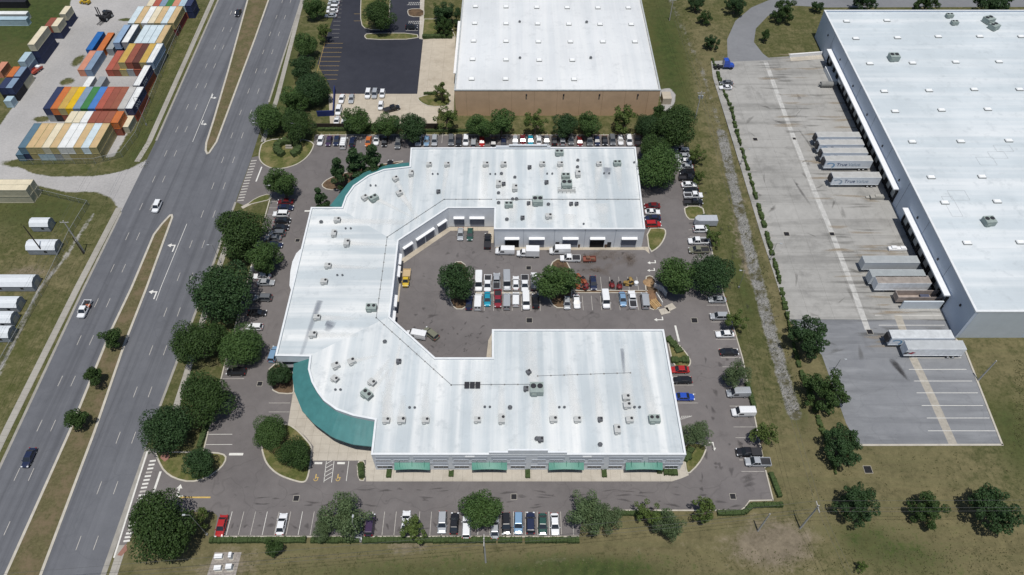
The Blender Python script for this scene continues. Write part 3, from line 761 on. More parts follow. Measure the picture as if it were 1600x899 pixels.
canopy(arcS, [(459, 566), (457, 590), (460, 612), (472, 642), (490, 662), (520, 684), (550, 694.5), (581, 698)], 6.7, 4.3, TEAL)
canopy(arcN, [(515, 322), (524, 311), (544, 286), (570, 269), (605, 258), (639, 254)], 6.7, 5.6, TEAL)
m = MB(); q = [P(*k, 5.2) for k in ((472, 388), (463, 397), (457, 410), (454, 425), (452.5, 447))]; w_ = [P(*k, HP) for k in ((452, 448), (468, 389))]
m.prism([(v.x, v.y) for v in q]+[(v.x+.1, v.y) for v in w_], 4.9, 5.4); rel(bld, m).build('entry_canopy', [CAP], bld)
m = MB()
for k in range(5):
    a = P(430, 556, HP); x0, z0 = onY(0, 0, a.y)
m.box((P(430, 556, HP).x+P(484, 557, HP).x)/2, P(457, 556.5, HP).y-.03, 4.2, 5.0, 6.2, .08); m.box((P(430, 556, HP).x+P(484, 557, HP).x)/2, P(457, 556.5, HP).y-.03, 1.0, 2.6, 6.2, .08)
rel(bld, m).build('window_strip', [GLASS], bld)
# courtyard doors: roller doors under white hoods
def roller(c, nrm, w, h, opened=False, hood=True):
    n = Vector((nrm[0], nrm[1], 0)).normalized(); t = Vector((-n.y, n.x, 0)); c = Vector((c[0], c[1], 0))
    ang = math.atan2(t.y, t.x)
    m = MB(); p = c+n*.05
    for s in (-1, 1): q = p+t*s*(w/2+.1); m.box(q.x, q.y, .05, h+.2, .2, .16, ang)
    m.box(p.x, p.y, h, h+.2, w, .16, ang)
    fr = rel(bld, m).build('roller_door', [CAP], bld)
    m = MB(); q = c+n*.02
    m.box(q.x, q.y, .04, h, w, .03, ang)
    if not opened:
        for k in range(int(h/.3)): q2 = c+n*.045; m.box(q2.x, q2.y, .1+k*.3, .3+k*.3, w-.02, .03, ang, m=1)
    rel(bld, m).build('shutter_or_dark_sheet', [DARK if opened else M('shutter_gap', (.1, .11, .13), .8), ROLL], fr)  # open doors: a black sheet stands in for the unlit interior
    if hood:
        m = MB(); a = c+n*.05; b = c+n*.75; L = w/2+.1
        m.loft([[(a+t*s*L)+Vector((0, 0, h+.8)), (b+t*s*L)+Vector((0, 0, h+.52)), (b+t*s*L)+Vector((0, 0, h+.32)), (a+t*s*L)+Vector((0, 0, h+.32))] for s in (-1, 1)])
        rel(bld, m).build('door_hood', [WHITE], bld)
for px, w, opn in ((800, 3.9, True), (838.5, 4.2, False), (891, 4.2, False), (933, 4.0, True), (982.5, 4.2, False)):
    x, _ = onY(px, 377, YN); roller((x, YN), (0, -1), w, 3.5, opn)
for px, w in ((717.5, 2.9), (745.5, 4.1)):
    x, _ = onY(px, 343, YC); roller((x, YC), (0, -1), w, 3.3)
D0, D1 = Vector(pl[5][:2]), Vector(pl[6][:2]); dv = (D1-D0).normalized(); dn = Vector((-dv.y, dv.x)); dn = dn if dn.x > 0 else -dn
for t in (.16, .42, .60, .86): q = D0.lerp(D1, t); roller(q, dn, 3.2, 3.3)
E0, E1 = Vector(pl[6][:2]), Vector(pl[8][:2]); ev = (E1-E0).normalized(); en = Vector((-ev.y, ev.x)); en = en if en.x > 0 else -en
for t in (.14, .31, .70, .90): q = E0.lerp(E1, t); roller(q, en, 3.6, 3.4)
for px, h in ((871, 2.2), (952, 2.2)):
    x, _ = onY(px, 380, YN); m = MB(); m.box(x, YN-.03, .05, h, 1.1, .06); d_ = rel(bld, m).build('side_door', [BLACK], bld)
    m = MB(); m.box(x+.4, YN-.08, 1.0, 1.1, .08, .06); rel(bld, m).build('handle', [STEEL], d_)
m = MB()
for px in (818, 866, 913, 960): x, _ = onY(px, 377, YN); m.box(x, YN-.02, .0, HP-.2, .16, .05)
m.box((pl[2].x+pl[3].x)/2, YN-.02, HP-.8, HP-.25, pl[2].x-pl[3].x, .05); rel(bld, m).build('downpipe', [STUCCO2], bld)
# ---- tan warehouse at the back
HB = 10.2
a = P(710, 141, HB); b = P(1032, 140, HB); TY = a.y
TAN = M('tan_stucco_wall', (.58, .40, .255), .9, var=.10, scale=.25)
tb = empty('tan_warehouse', (a.x, TY, 0), 0, 'tan stucco warehouse with a flat white roof dotted with skylights behind the courtyard building', 'building')
OUT = [(a.x, TY), (b.x, TY), (b.x+.6, 345), (a.x+.4, 345)]; INN = inset(OUT, .35)
m = MB(); m.ring(OUT, INN, 0, HB, 0, zin=HB-.5); rel(tb, m).build('wall', [TAN], tb)
m = MB(); m.sheet(INN, HB-.4); rel(tb, m).build('roof', [roof_mat('ribbed_white_roof', False, (.60, .62, .63), (.74, .745, .735), 1.3, .7)], tb)
m = MB(); m.ring(inset(OUT, -.08), inset(OUT, .42), HB-.22, HB+.03, 0, zin=HB-.03); rel(tb, m).build('parapet_cap', [M('cap_grey', (.4, .42, .42), .6)], tb)
m = MB()
for zx in (90, 323, 547, 787):
    x, z = onY(800+zx/4, 148, TY); m.box(x, TY-.2, z-.35, z+.25, .45, .4)
rel(tb, m).build('wall_lamp', [BLACK], tb)
m = MB()
for k in range(9): x = a.x+(b.x-a.x)*(k+.5)/9; m.box(x, TY-.011, .3, HB-.4, .06, .02)
rel(tb, m).build('wall_joint', [M('tan_joint', (.26, .16, .1), .9)], tb)
m = MB()
for py in (68, 84, 98, 110): 
    y = P(708, py, 2).y; m.box(a.x-.05, y, 1.0, 4.0, .1, 3.0); m.box(a.x-.7, y, 4.1, 4.3, 1.4, 3.4, m=1)
rel(tb, m).build('dock_door', [BLACK, CAP], tb)
m = MB(); y0, y1 = P(711, 141, 5).y, P(716, 30, 5).y; m.box(a.x-.8, (y0+y1)/2+4, 4.9, 5.15, 1.5, (y1-y0)*.75); rel(tb, m).build('dock_canopy', [WHITE], tb)
LENS = M('skylight_dome', (.80, .81, .80), .35, .5, var=.04); CURB = M('skylight_curb_shaded', (.20, .21, .21), .7)  # curb colour darkened to suggest the shadow beside each skylight
def skylight(par, px, py, z, w, l):
    c = P(px, py, z); m = MB(); m.box(c.x, c.y, z-.02, z+.32, w, l, m=0); m.box(c.x, c.y, z+.32, z+.55, w-.12, l-.12, m=1, top=.82)
    rel(par, m).build('skylight', [CURB, LENS], par)
for zx, zy in ((1372, 45), (1563, 47), (1367, 150), (1563, 152), (1360, 260), (1563, 262), (1354, 375), (1563, 377), (1348, 498), (1560, 498)): skylight(tb, 400+zx/4, zy/4, HB-.4, 1.9, 1.5)
for zx, zy in ((155, 50), (345, 52), (537, 53), (727, 53), (160, 153), (355, 155), (550, 156), (745, 157), (165, 265), (365, 265), (567, 265), (768, 265), (170, 380), (377, 380), (175, 500), (388, 500)): skylight(tb, 800+zx/4, zy/4, HB-.4, 1.9, 1.5)
m = MB(); c = P(1040, 158); m.box(c.x, c.y, 0, 2.4, 3, 4); 
o = m.build('equipment_pad', [APRON]); tag(o, 'small pale concrete equipment box at the right corner of the tan warehouse', 'utility box')
# ---- truck terminal on the right
HT = 11.0
SWc, NWc = Vector((113.55, 107.0)), Vector((115.25, 247.3))
tw = empty('truck_terminal', (SWc.x, SWc.y, 0), 0, 'huge blue grey truck terminal with a white roof and loading docks along its left side', 'building')
OUT = [tuple(SWc), (330, 107.0), (330, 247.3), tuple(NWc)]; INN = inset(OUT, .4)
PANEL = M('blue_grey_panel', (.50, .56, .645), .8, var=.06, scale=.15); PANEL2 = M('pale_panel', (.50, .54, .57), .8, var=.05, scale=.3)
m = MB(); m.ring(OUT, INN, 0, HT, 0, zin=HT-.7); rel(tw, m).build('wall', [PANEL], tw)
m = MB(); m.box((SWc.x+130.5)/2+.3, 106.985, 0.02, HT-.02, 130.5-SWc.x-1, .06); m.box(160, 106.985, 3.2, HT-.02, 56, .06, m=1); rel(tw, m).build('end_panel', [PANEL2, M('pale_panel_2', (.44, .48, .51), .8, var=.05)], tw)
m = MB(); m.sheet(INN, HT-.6); rel(tw, m).build('roof', [roof_mat('terminal_roof', True, (.50, .55, .575), (.70, .72, .725), 3.2, .8)], tw)
m = MB(); m.ring(inset(OUT, -.1), inset(OUT, .47), HT-.35, HT+.03, 0, zin=HT-.05); rel(tw, m).build('parapet_cap', [CAP], tw)
def wx(y): return SWc.x+(y-SWc.y)*(NWc.x-SWc.x)/(NWc.y-SWc.y)
m = MB()
for k in range(1, 9): y = 107+k*15.6; m.box(wx(y)-.012, y, .2, HT-.4, .03, .09)
rel(tw, m).build('panel_joint', [M('joint_dark', (.12, .135, .16), .8)], tw)
m = MB()
for k in range(9): y = 112+k*15.6; m.box(wx(y)-.12, y, 6.8, 7.4, .25, .5)
rel(tw, m).build('wall_lamp', [BLACK], tw)
SEAL = M('dock_seal', (.02, .02, .022), .9, var=0); LEAFD = M('dock_door_panel', (.36, .37, .36), .7)
def docks(y0, y1, step):
    m = MB(); ym = (y0+y1)/2; m.box(wx(ym)-.95, ym, 5.35, 5.75, 1.9, y1-y0, rot=-.012); rel(tw, m).build('dock_canopy', [WHITE], tw)
    n = int((y1-y0)/step)
    for k in range(n):
        y = y0+(k+.5)*(y1-y0)/n; x = wx(y); m = MB()
        m.box(x-.25, y-1.55, 1.0, 4.6, .5, .5); m.box(x-.25, y+1.55, 1.0, 4.6, .5, .5); m.box(x-.25, y, 4.1, 4.6, .5, 2.6)
        d_ = rel(tw, m).build('dock_door', [SEAL], tw)
        m = MB(); m.box(x-.03, y, 1.1, 4.1, .05, 2.6); rel(tw, m).build('door_panel', LEAFD, d_)
        m = MB(); m.box(x-.2, y-.7, .3, 1.0, .4, .35); m.box(x-.2, y+.7, .3, 1.0, .4, .35); rel(tw, m).build('bumper', [RUBBER], d_)
    m = MB(); m.box(wx(ym)-.04, ym, .0, 1.15, .08, y1-y0, rot=-.012); rel(tw, m).build('dock_base', [SEAL], tw)
docks(P(1393, 296, 5.7).y, P(1284, 77, 5.7).y, 3.75); docks(P(1471, 462, 5.7).y, P(1404, 325, 5.7).y, 3.75)
for zx, zy in ((490, 137), (742, 132), (548, 245), (808, 240), (1063, 233), (1322, 232), (1580, 233), (635, 402), (902, 398), (1172, 392), (1442, 390), (725, 575), (1005, 570), (1287, 563), (1570, 563), (793, 700), (1083, 692), (1372, 687), (900, 890), (1203, 888), (1503, 883), (1018, 1112), (1335, 1108), (1103, 1270), (1430, 1263), (1243, 1522), (1575, 1518)):
    skylight(tw, 1200+zx/4, zy/4, HT-.6, 2.2, 1.3)
UPATCH = M('roof_patch', (.36, .38, .39), .6)
m = MB()
for zx, zy, w, l in ((1365, 1008, 5, 3.6), (1435, 970, 5, 3), (1470, 928, 5, 3), (1190, 1222, 5, 4), (1150, 1290, 3, 8)):
    m = MB(); c = P(1200+zx/4, zy/4, HT-.6); o_ = [(c.x-w/2, c.y-l/2), (c.x+w/2, c.y-l/2), (c.x+w/2, c.y+l/2), (c.x-w/2, c.y+l/2)]; m.ring(o_, inset(o_, .07), HT-.62, HT-.57, 0, zin=HT-.62); rel(tw, m).build('roof_patch', [UPATCH], tw)

m = MB(); c = P(1268, 64, 3); m.box(wx(225)-1.2, 221, 0, 1.6, 2.2, 9); m.box(wx(225)-.6, 214, 2.6, 3.6, 1.1, 2.2); rel(tw, m).build('yard_stairs', [CAP], tw)
# ---- concrete wing wall and open scrap bay at the lower docks
m = MB(); a = P(1407, 496); b = P(1471, 481); m.box((P(1408, 497).x+P(1470, 481).x)/2, P(1440, 482).y, 0, 3.0, P(1470, 481).x-P(1408, 481).x, .35)
o = m.build('wing_wall', [M('wing_wall_paint', (.55, .60, .64), .8, var=.05)]); tag(o, 'low pale wing wall beside the open scrap bay at the lower dock', 'wall')
m = MB(); c = P(1433, 470); 
m.box(c.x, c.y-1.15, .9, 2.9, 13, .12); m.box(c.x, c.y+1.15, .9, 2.9, 13, .12); m.box(c.x-6.5, c.y, .9, 2.9, .12, 2.4); m.box(c.x, c.y, .8, .95, 13, 2.3)
for x in (-4.5, 3.5, 5): m.box(c.x+x, c.y, 0, .8, .9, 2.1, m=1)
m.box(c.x+1.5, c.y+.2, .95, 1.6, 2.4, 1.4, m=2)
o = m.build('open_scrap_trailer', [M('scrap_side', (.33, .28, .25), .8, var=.2), RUBBER, M('scrap_heap', (.08, .09, .14), .9, var=.4)]); tag(o, 'open topped brown scrap trailer backed to the lowest dock', 'trailer')

# ------------------------------------------------------------------ labels that single out one of a row
ORD = ['first', 'second', 'third', 'fourth', 'fifth', 'sixth', 'seventh', 'eighth', 'ninth', 'tenth', 'eleventh', 'twelfth']
def row_labels(descs, where, start='from the left', a='left'):
    """descs in order along the row -> one label each: by look, else by its neighbours, else by its place"""
    out = []
    for i, d in enumerate(descs):
        if descs.count(d) == 1: out.append(f'{d} {where}'); continue
        l = descs[i-1] if i else None; r = descs[i+1] if i+1 < len(descs) else None
        pair = lambda j: (descs[j-1] if j else None, descs[j+1] if j+1 < len(descs) else None)
        lab = None
        if l and r and sum(1 for j in range(len(descs)) if descs[j] == d and set(pair(j)) == {l, r}) == 1:
            lab = f'{d} between {l} and {r} {where}' if l != r else f'{d} between two {l}s {where}'
            if len(lab.split()) > 16: lab = None
        if lab is None:
            k = descs[:i].count(d); lab = f'{ORD[min(k, 11)]} {d} {start} {where}'
        out.append(lab)
    return out
def clip(lab, n=16):
    return ' '.join(lab.split()[:n])

# ------------------------------------------------------------------ vehicles
PAINTS = {'white': (.72, .73, .74), 'silver': (.42, .44, .46), 'grey': (.16, .17, .18), 'black': (.012, .012, .014), 'navy': (.015, .022, .055), 'red': (.36, .018, .018), 'dark red': (.12, .012, .015),
          'orange': (.48, .14, .04), 'blue': (.02, .07, .40), 'pale blue': (.22, .36, .52), 'teal': (.02, .30, .42), 'green': (.02, .07, .055), 'olive': (.17, .17, .12), 'maroon': (.22, .02, .03), 'purple': (.05, .03, .07), 'tan': (.5, .38, .22), 'yellow': (.55, .38, .03)}
LAMP = M('lamp_lens', (.7, .72, .74), .2, .6, var=0); TAIL = M('tail_lens', (.3, .01, .01), .25, .5, var=0)
def paint(c): return M('paint_'+c.replace(' ', '_'), PAINTS[c], .28, .5, .25 if c in ('silver', 'grey', 'pale blue', 'teal') else 0, var=0, coat=.6)
def sec(y, w, zt, zb=.28, side=None):
    sd = zt*.62+zb*.38 if side is None else side
    h = [(.0, zt+.02), (.6*w, zt+.015), (.9*w, zt-.04), (w, sd), (.985*w, zb+.16), (.9*w, zb)]
    return [(x, y, z) for x, z in h]+[(-x, y, z) for x, z in h[:0:-1]]
DIM = {'sedan': (4.75, 1.84), 'coupe': (4.5, 1.86), 'suv': (4.75, 1.95), 'hatchback': (4.2, 1.8), 'pickup': (5.7, 2.02), 'van': (5.4, 2.0), 'long van': (5.9, 2.05), 'box truck': (6.3, 2.25), 'flatbed truck': (6.0, 2.1), 'small van': (4.7, 1.9)}
def wheels(t, L, w, r, ys):
    m = MB(); m.tube((-.11, 0, 0), (.11, 0, 0), r, n=14); me = m.mesh('wheel', RUBBER)
    h = MB(); h.tube((-.118, 0, 0), (.118, 0, 0), r*.6, n=10); hm = h.mesh('rim', STEEL)
    for y in ys:
        for s in (-1, 1):
            o = bpy.data.objects.new('wheel', me); COL.objects.link(o); o.location = (s*(w/2-.10), y, r); adopt(t, o)
            q = bpy.data.objects.new('rim', hm); COL.objects.link(q); adopt(o, q)
def lights(t, L, w, zf, zr):
    for s in (-1, 1):
        m = MB(); m.box(s*w*.36, L/2-.12, zf-.08, zf+.08, .38, .22); m.build('headlight', LAMP, t)
        m = MB(); m.box(s*w*.39, -L/2+.06, zr-.1, zr+.12, .28, .14); m.build('tail_light', TAIL, t)
def mirrors(mb, w, y, z):
    for s in (-1, 1): mb.box(s*(w/2+.08), y, z, z+.15, .2, .12)
def house(mb, gl, w, zb, zt, y, m=0):
    """glass house: y = base rear, roof rear, roof front, base front"""
    yb0, yt0, yt1, yb1 = y; a, b = w*.46, w*.37
    v = [(-a, yb0, zb), (a, yb0, zb), (a, yb1, zb), (-a, yb1, zb), (-b, yt0, zt), (b, yt0, zt), (b, yt1, zt), (-b, yt1, zt)]
    gl.add(v, [(0, 1, 5, 4), (1, 2, 6, 5), (2, 3, 7, 6), (3, 0, 4, 7)])
    mb.loft([[(-b*1.02, yt0-.03, zt-.03), (b*1.02, yt0-.03, zt-.03), (b*1.02, yt1+.03, zt-.03), (-b*1.02, yt1+.03, zt-.03)], [(-b, yt0, zt+.02), (b, yt0, zt+.02), (b, yt1, zt+.02), (-b, yt1, zt+.02)], [(-b*.8, yt0+.12, zt+.05), (b*.8, yt0+.12, zt+.05), (b*.8, yt1-.12, zt+.05), (-b*.8, yt1-.12, zt+.05)]])
    for s in (-1, 1):
        mb.tube((s*a, yb1, zb), (s*b, yt1, zt), .05, n=5); mb.tube((s*a, yb0, zb), (s*b, yt0, zt), .07, n=5)
        ym = (yt0+yt1)/2; mb.tube((s*(a+.005), ym-.1, zb), (s*(b+.005), ym-.1, zt), .05, n=5)
def build_vehicle(kind, colour, extra=None):
    L, w = DIM[kind]; h = w/2; p = paint(colour)
    nm = {'pickup': 'pickup_truck', 'van': 'cargo_van', 'long van': 'cargo_van', 'small van': 'minivan'}.get(kind, kind.replace(' ', '_')+('' if kind in ('box truck', 'flatbed truck') else '_car'))
    t = empty(nm, (0, 0, 0)); b = MB(); g = MB(); hl = L/2
    if kind in ('sedan', 'coupe', 'suv', 'hatchback'):
        tall = {'suv': .14, 'hatchback': .06}.get(kind, 0); bz = .95+tall
        b.loft([sec(-hl, .74*h, .72+tall), sec(-hl+.12, .9*h, .9+tall), sec(-hl+.9, h, bz), sec(0, h, bz-.02), sec(hl-1.5, h, bz-.03), sec(hl-.5, .95*h, .84+tall), sec(hl-.12, .84*h, .72+tall), sec(hl, .66*h, .6+tall)])
        ys = {'sedan': (-hl+.55, -hl+1.25, .35, 1.15), 'coupe': (-hl+.45, -hl+1.35, .15, 1.0), 'suv': (-hl+.12, -hl+.42, .55, 1.25), 'hatchback': (-hl+.12, -hl+.55, .45, 1.15)}[kind]
        house(b, g, w, bz-.03, {'sedan': 1.45, 'coupe': 1.34, 'suv': 1.75, 'hatchback': 1.5}[kind], ys)
        mirrors(b, w, ys[3]-.25, bz)
        if kind == 'suv':
            for s in (-1, 1): b.box(s*w*.33, -hl+1.7, 1.79, 1.84, .05, 2.2)
        r = .36 if kind == 'suv' else .32; wheels(t, L, w, r, (-hl+.95, hl-.92)); lights(t, L, w, .68+tall, .82+tall)
    elif kind == 'pickup':
        b.loft([sec(-hl, h*.95, .72, .4), sec(-hl+.1, h, .74, .4), sec(-.45, h, .74, .35), sec(-.44, h, 1.1, .32), sec(1.0, h, 1.12, .32), sec(hl-.6, .98*h, 1.08, .32), sec(hl-.15, .92*h, 1.0, .36), sec(hl, .8*h, .85, .42)])
        for s in (-1, 1): b.box(s*(h-.07), -hl/2-.22, .7, 1.16, .14, hl-.44)
        b.box(0, -hl+.06, .7, 1.14, w-.28, .12); b.box(0, -.5, .7, 1.2, w-.1, .1)
        m = MB(); m.box(0, -hl/2-.2, .765, .785, w-.3, hl-.6)
        if extra == 'cover': m.box(0, -hl/2-.2, 1.1, 1.17, w-.16, hl-.62)
        m.build('bed', BLACK, t)
        house(b, g, w, 1.08, 1.86, (-.4, -.25, 1.0, 1.75)); mirrors(b, w, 1.4, 1.15)
        wheels(t, L, w, .4, (-hl+1.15, hl-1.0)); lights(t, L, w, .9, .9)
    elif kind in ('van', 'long van', 'small van'):
        zt = {'van': 2.25, 'long van': 2.6, 'small van': 1.75}[kind]; f = hl-1.45
        b.loft([sec(-hl, h*.94, zt-.08, .4, zt*.55), sec(-hl+.1, h*.98, zt, .38, zt*.55), sec(f-.35, h*.98, zt, .38, zt*.55), sec(f-.1, h*.98, zt-.07, .35, zt*.55), sec(f+.55, h, 1.25, .34, .9), sec(hl-.3, h*.94, 1.05, .36), sec(hl, h*.74, .82, .42)])
        k = .03; zt2 = zt-.09
        g.add([(-h*.84, f-.06, zt2), (h*.84, f-.06, zt2), (h*.88, f+.52, 1.34), (-h*.88, f+.52, 1.34)], [(0, 1, 2, 3)])
        g.v = [(x, y+k, z+k*1.6) for x, y, z in g.v]
        for s in (-1, 1): m = MB(); m.add([(s*h*1.004, f-1.1, 1.25), (s*h*1.004, f+.2, 1.25), (s*h*1.0, f-.1, zt*.8), (s*h*1.0, f-1.05, zt*.8)], [(0, 1, 2, 3)]); m.build('side_window', GLASS, t)
        for s in (-1, 1): m = MB(); m.add([(s*.1, -hl-.006, 1.3), (s*h*.78, -hl-.006, 1.3), (s*h*.78, -hl-.004, zt*.84), (s*.1, -hl-.004, zt*.84)], [(0, 1, 2, 3)]); m.build('rear_window', GLASS, t)
        for i in range(6): b.box(0, -hl+.5+i*(L-2.4)/6, zt+.015, zt+.05, w*.8, .06)
        if extra == 'rack':
            for i in range(4): b.box(0, -hl+.5+i*1.0, zt+.2, zt+.26, w*.85, .08)
            for s in (-1, 1): b.box(s*w*.36, -hl+2.0, zt+.02, zt+.24, .06, 3.3)
        mirrors(b, w+.1, f+.35, 1.3); wheels(t, L, w, .36, (-hl+1.2, hl-.95)); lights(t, L, w, .8, 1.0)
    elif kind in ('box truck', 'flatbed truck'):
        c0 = hl-2.5
        b.loft([sec(c0, h*.86, 1.3, .5), sec(hl-1.0, h*.86, 1.3, .5), sec(hl-.25, h*.8, 1.15, .5), sec(hl, h*.68, 1.0, .5)])
        house(b, g, w*.84, 1.28, 2.05, (c0+.05, c0+.1, c0+1.0, hl-.9)); mirrors(b, w*.86, hl-1.1, 1.4)
        m = MB()
        if kind == 'box truck': m.box(0, (c0-hl)/2-.05, .85, 3.05, w, c0+hl-.1)
        else:
            m.box(0, (c0-hl)/2-.05, .85, 1.05, w, c0+hl-.1)
            for s in (-1, 1): m.box(s*(w/2-.05), (c0-hl)/2-.05, 1.05, 1.5, .08, c0+hl-.1)
            m.box(0, c0-.2, 1.05, 2.0, w, .1); m.box(0, -hl+.1, 1.05, 1.4, w-.2, .08)
        m.build('cargo_box' if kind == 'box truck' else 'bed', paint('white' if kind == 'box truck' else 'grey' if colour == 'white' else 'tan'), t)
        b.box(0, (c0-hl)/2, .5, .85, .9, c0+hl-.2, m=1)
        wheels(t, L, w*.95, .45, (-hl+1.3, hl-1.2)); lights(t, L, w*.84, .95, .75)
    b.build('body', [p, BLACK], t); g.build('windscreen' if 'van' in kind else 'windows', GLASS, t)
    return t
VP = {}
def vehicle(kind, colour, px, py, head, label, group=None, cat=None, z=.03, extra=None, zref=.75):
    key = (kind, colour, extra)
    if key not in VP: VP[key] = Proto(build_vehicle(*key))
    c = P(px, py, {'van': 1.25, 'long van': 1.4, 'box truck': 1.5, 'suv': .9}.get(kind, zref))
    if cat is None: cat = {'pickup': 'pickup truck', 'long van': 'van', 'small van': 'van', 'box truck': 'truck', 'flatbed truck': 'truck'}.get(kind, 'van' if kind == 'van' else 'car')
    return VP[key].put((c.x, c.y, z), R(head), None, clip(label), group, cat)
def car_row(items, where, group, start='from the left'):
    """items: (px, py, kind, colour, heading[, extra]) with heading 0 = nose to the north"""
    ds = [f'{c} {"pickup truck" if k == "pickup" else "minivan" if k == "small van" else k+(" car" if k in ("sedan", "suv", "coupe", "hatchback") else "")}'.replace('suv', 'sport utility') for _, _, k, c, *_ in items]
    for it, lab in zip(items, row_labels(ds, where, start)):
        vehicle(it[2], it[3], it[0], it[1], it[4]+rnd.uniform(-1.5, 1.5), lab, group, extra=it[5] if len(it) > 5 else None)
car_row([(346, 822, 'sedan', 'red', 180), (440, 819, 'sedan', 'white', 0), (561, 826, 'sedan', 'grey', 180), (578, 820, 'suv', 'purple', 0), (634, 815, 'sedan', 'white', 0), (691, 816, 'suv', 'silver', 180), (710, 818, 'sedan', 'black', 0), (729, 824, 'suv', 'white', 0),
         (773, 825, 'sedan', 'silver', 0), (791, 818, 'suv', 'black', 180), (810, 817, 'suv', 'pale blue', 180), (829, 817, 'suv', 'navy', 0), (848, 819, 'sedan', 'green', 180), (867, 819, 'sedan', 'white', 180)],
        'in the front hedge row', 'cars parked along the front hedge')
car_row([(1019, 321.5, 'sedan', 'dark red', 90), (1019.5, 331, 'coupe', 'white', -90), (1020, 340.5, 'sedan', 'navy', 90), (1020.5, 350, 'suv', 'red', -90)], 'against the right wall of the back wing', 'cars against the right wall of the back wing', 'from the top')
car_row([(1062, 577.5, 'sedan', 'red', 90), (1066, 594, 'sedan', 'black', 90), (1069.5, 620, 'sedan', 'blue', -90)], 'against the right wall of the front wing', 'cars against the right wall of the front wing', 'from the top')
car_row([(1066, 236, 'suv', 'silver', 90), (1067, 244, 'sedan', 'silver', 90), (1069, 252, 'sedan', 'white', 90), (1071.5, 260.5, 'sedan', 'silver', 90), (1074, 269, 'suv', 'black', 90), (1075, 278, 'pickup', 'black', -90), (1076.5, 288.5, 'sedan', 'white', -90), (1080, 297.5, 'sedan', 'black', 90), (1083, 305.5, 'pickup', 'white', -90), (1083, 316, 'pickup', 'black', -90)],
        'in the upper right outer row', 'vehicles in the right outer row', 'from the top')
car_row([(1096, 358, 'suv', 'white', -90), (1091, 377, 'pickup', 'white', 90), (1092, 391, 'pickup', 'olive', 90), (1121, 468, 'sedan', 'silver', 90), (1124, 494, 'suv', 'silver', 90), (1133, 522, 'sedan', 'white', 90), (1139, 550, 'sedan', 'black', -90), (1154, 613, 'van', 'silver', 90), (1162, 643, 'van', 'white', 90), (1170, 707, 'pickup', 'black', 90, 'cover'), (1184, 722, 'pickup', 'silver', 90)],
        'in the lower right outer row', 'vehicles in the right outer row', 'from the top')
car_row([(501, 219, 'sedan', 'white', 180), (514, 220, 'sedan', 'purple', 180), (526, 219.5, 'sedan', 'navy', 180), (537, 222, 'van', 'white', 0, 'rack'), (551, 221, 'suv', 'navy', 0), (575.5, 221, 'sedan', 'orange', 180), (588, 219, 'coupe', 'white', 180), (601, 221, 'sedan', 'black', 180), (622, 224, 'suv', 'grey', 180),
         (654, 219, 'pickup', 'white', 180), (666.5, 220, 'sedan', 'pale blue', 180), (679, 219.5, 'suv', 'silver', 180), (705, 219, 'suv', 'grey', 180), (717, 220, 'pickup', 'black', 180, 'cover'), (728, 219, 'suv', 'white', 180), (740, 223, 'suv', 'silver', 0), (753, 221, 'sedan', 'red', 180), (771, 223, 'sedan', 'black', 180), (787, 222, 'sedan', 'navy', 0), (805, 219, 'sedan', 'silver', 180), (817, 218.5, 'sedan', 'dark red', 180), (829, 219, 'sedan', 'teal', 180),
         (842, 219, 'sedan', 'white', 0), (854, 219, 'sedan', 'grey', 180), (866.5, 219, 'sedan', 'black', 0), (879, 219, 'suv', 'silver', 0), (892, 218, 'suv', 'grey', 180), (906, 221, 'sedan', 'dark red', 180), (921, 219, 'pickup', 'grey', 180), (933, 219.5, 'sedan', 'navy', 180), (945, 219.5, 'coupe', 'black', 180), (957, 218.5, 'suv', 'grey', 180), (969.5, 218.5, 'sedan', 'white', 180), (983, 219, 'suv', 'white', 180), (996, 219, 'pickup', 'black', 0)],
        'in the back row', 'cars in the row behind the back wing')
car_row([(446, 315, 'sedan', 'dark red', 90), (446, 324.5, 'sedan', 'navy', -90), (439, 334, 'suv', 'white', 90), (441.5, 344.5, 'sedan', 'black', -90), (438.5, 355.5, 'sedan', 'black', -90), (433, 364.5, 'suv', 'grey', 90), (427, 372, 'sedan', 'grey', 90), (428.5, 383, 'sedan', 'navy', -90), (404, 420, 'sedan', 'grey', 90), (409.5, 431.5, 'sedan', 'white', 90), (415, 441.5, 'sedan', 'silver', -90), (411, 465, 'suv', 'grey', 90), (402, 489, 'sedan', 'black', -90), (398, 511, 'hatchback', 'white', 90), (369, 580.5, 'suv', 'black', 90)],
        'in the left outer row', 'cars in the left outer row', 'from the top')
vehicle('sedan', 'black', 609, 258, 0, 'black sedan car tucked beside the upper teal canopy', z=.03)
vehicle('suv', 'pale blue', 427.5, 553, -4, 'slate blue sport utility car beside the lower left building corner', z=.03)
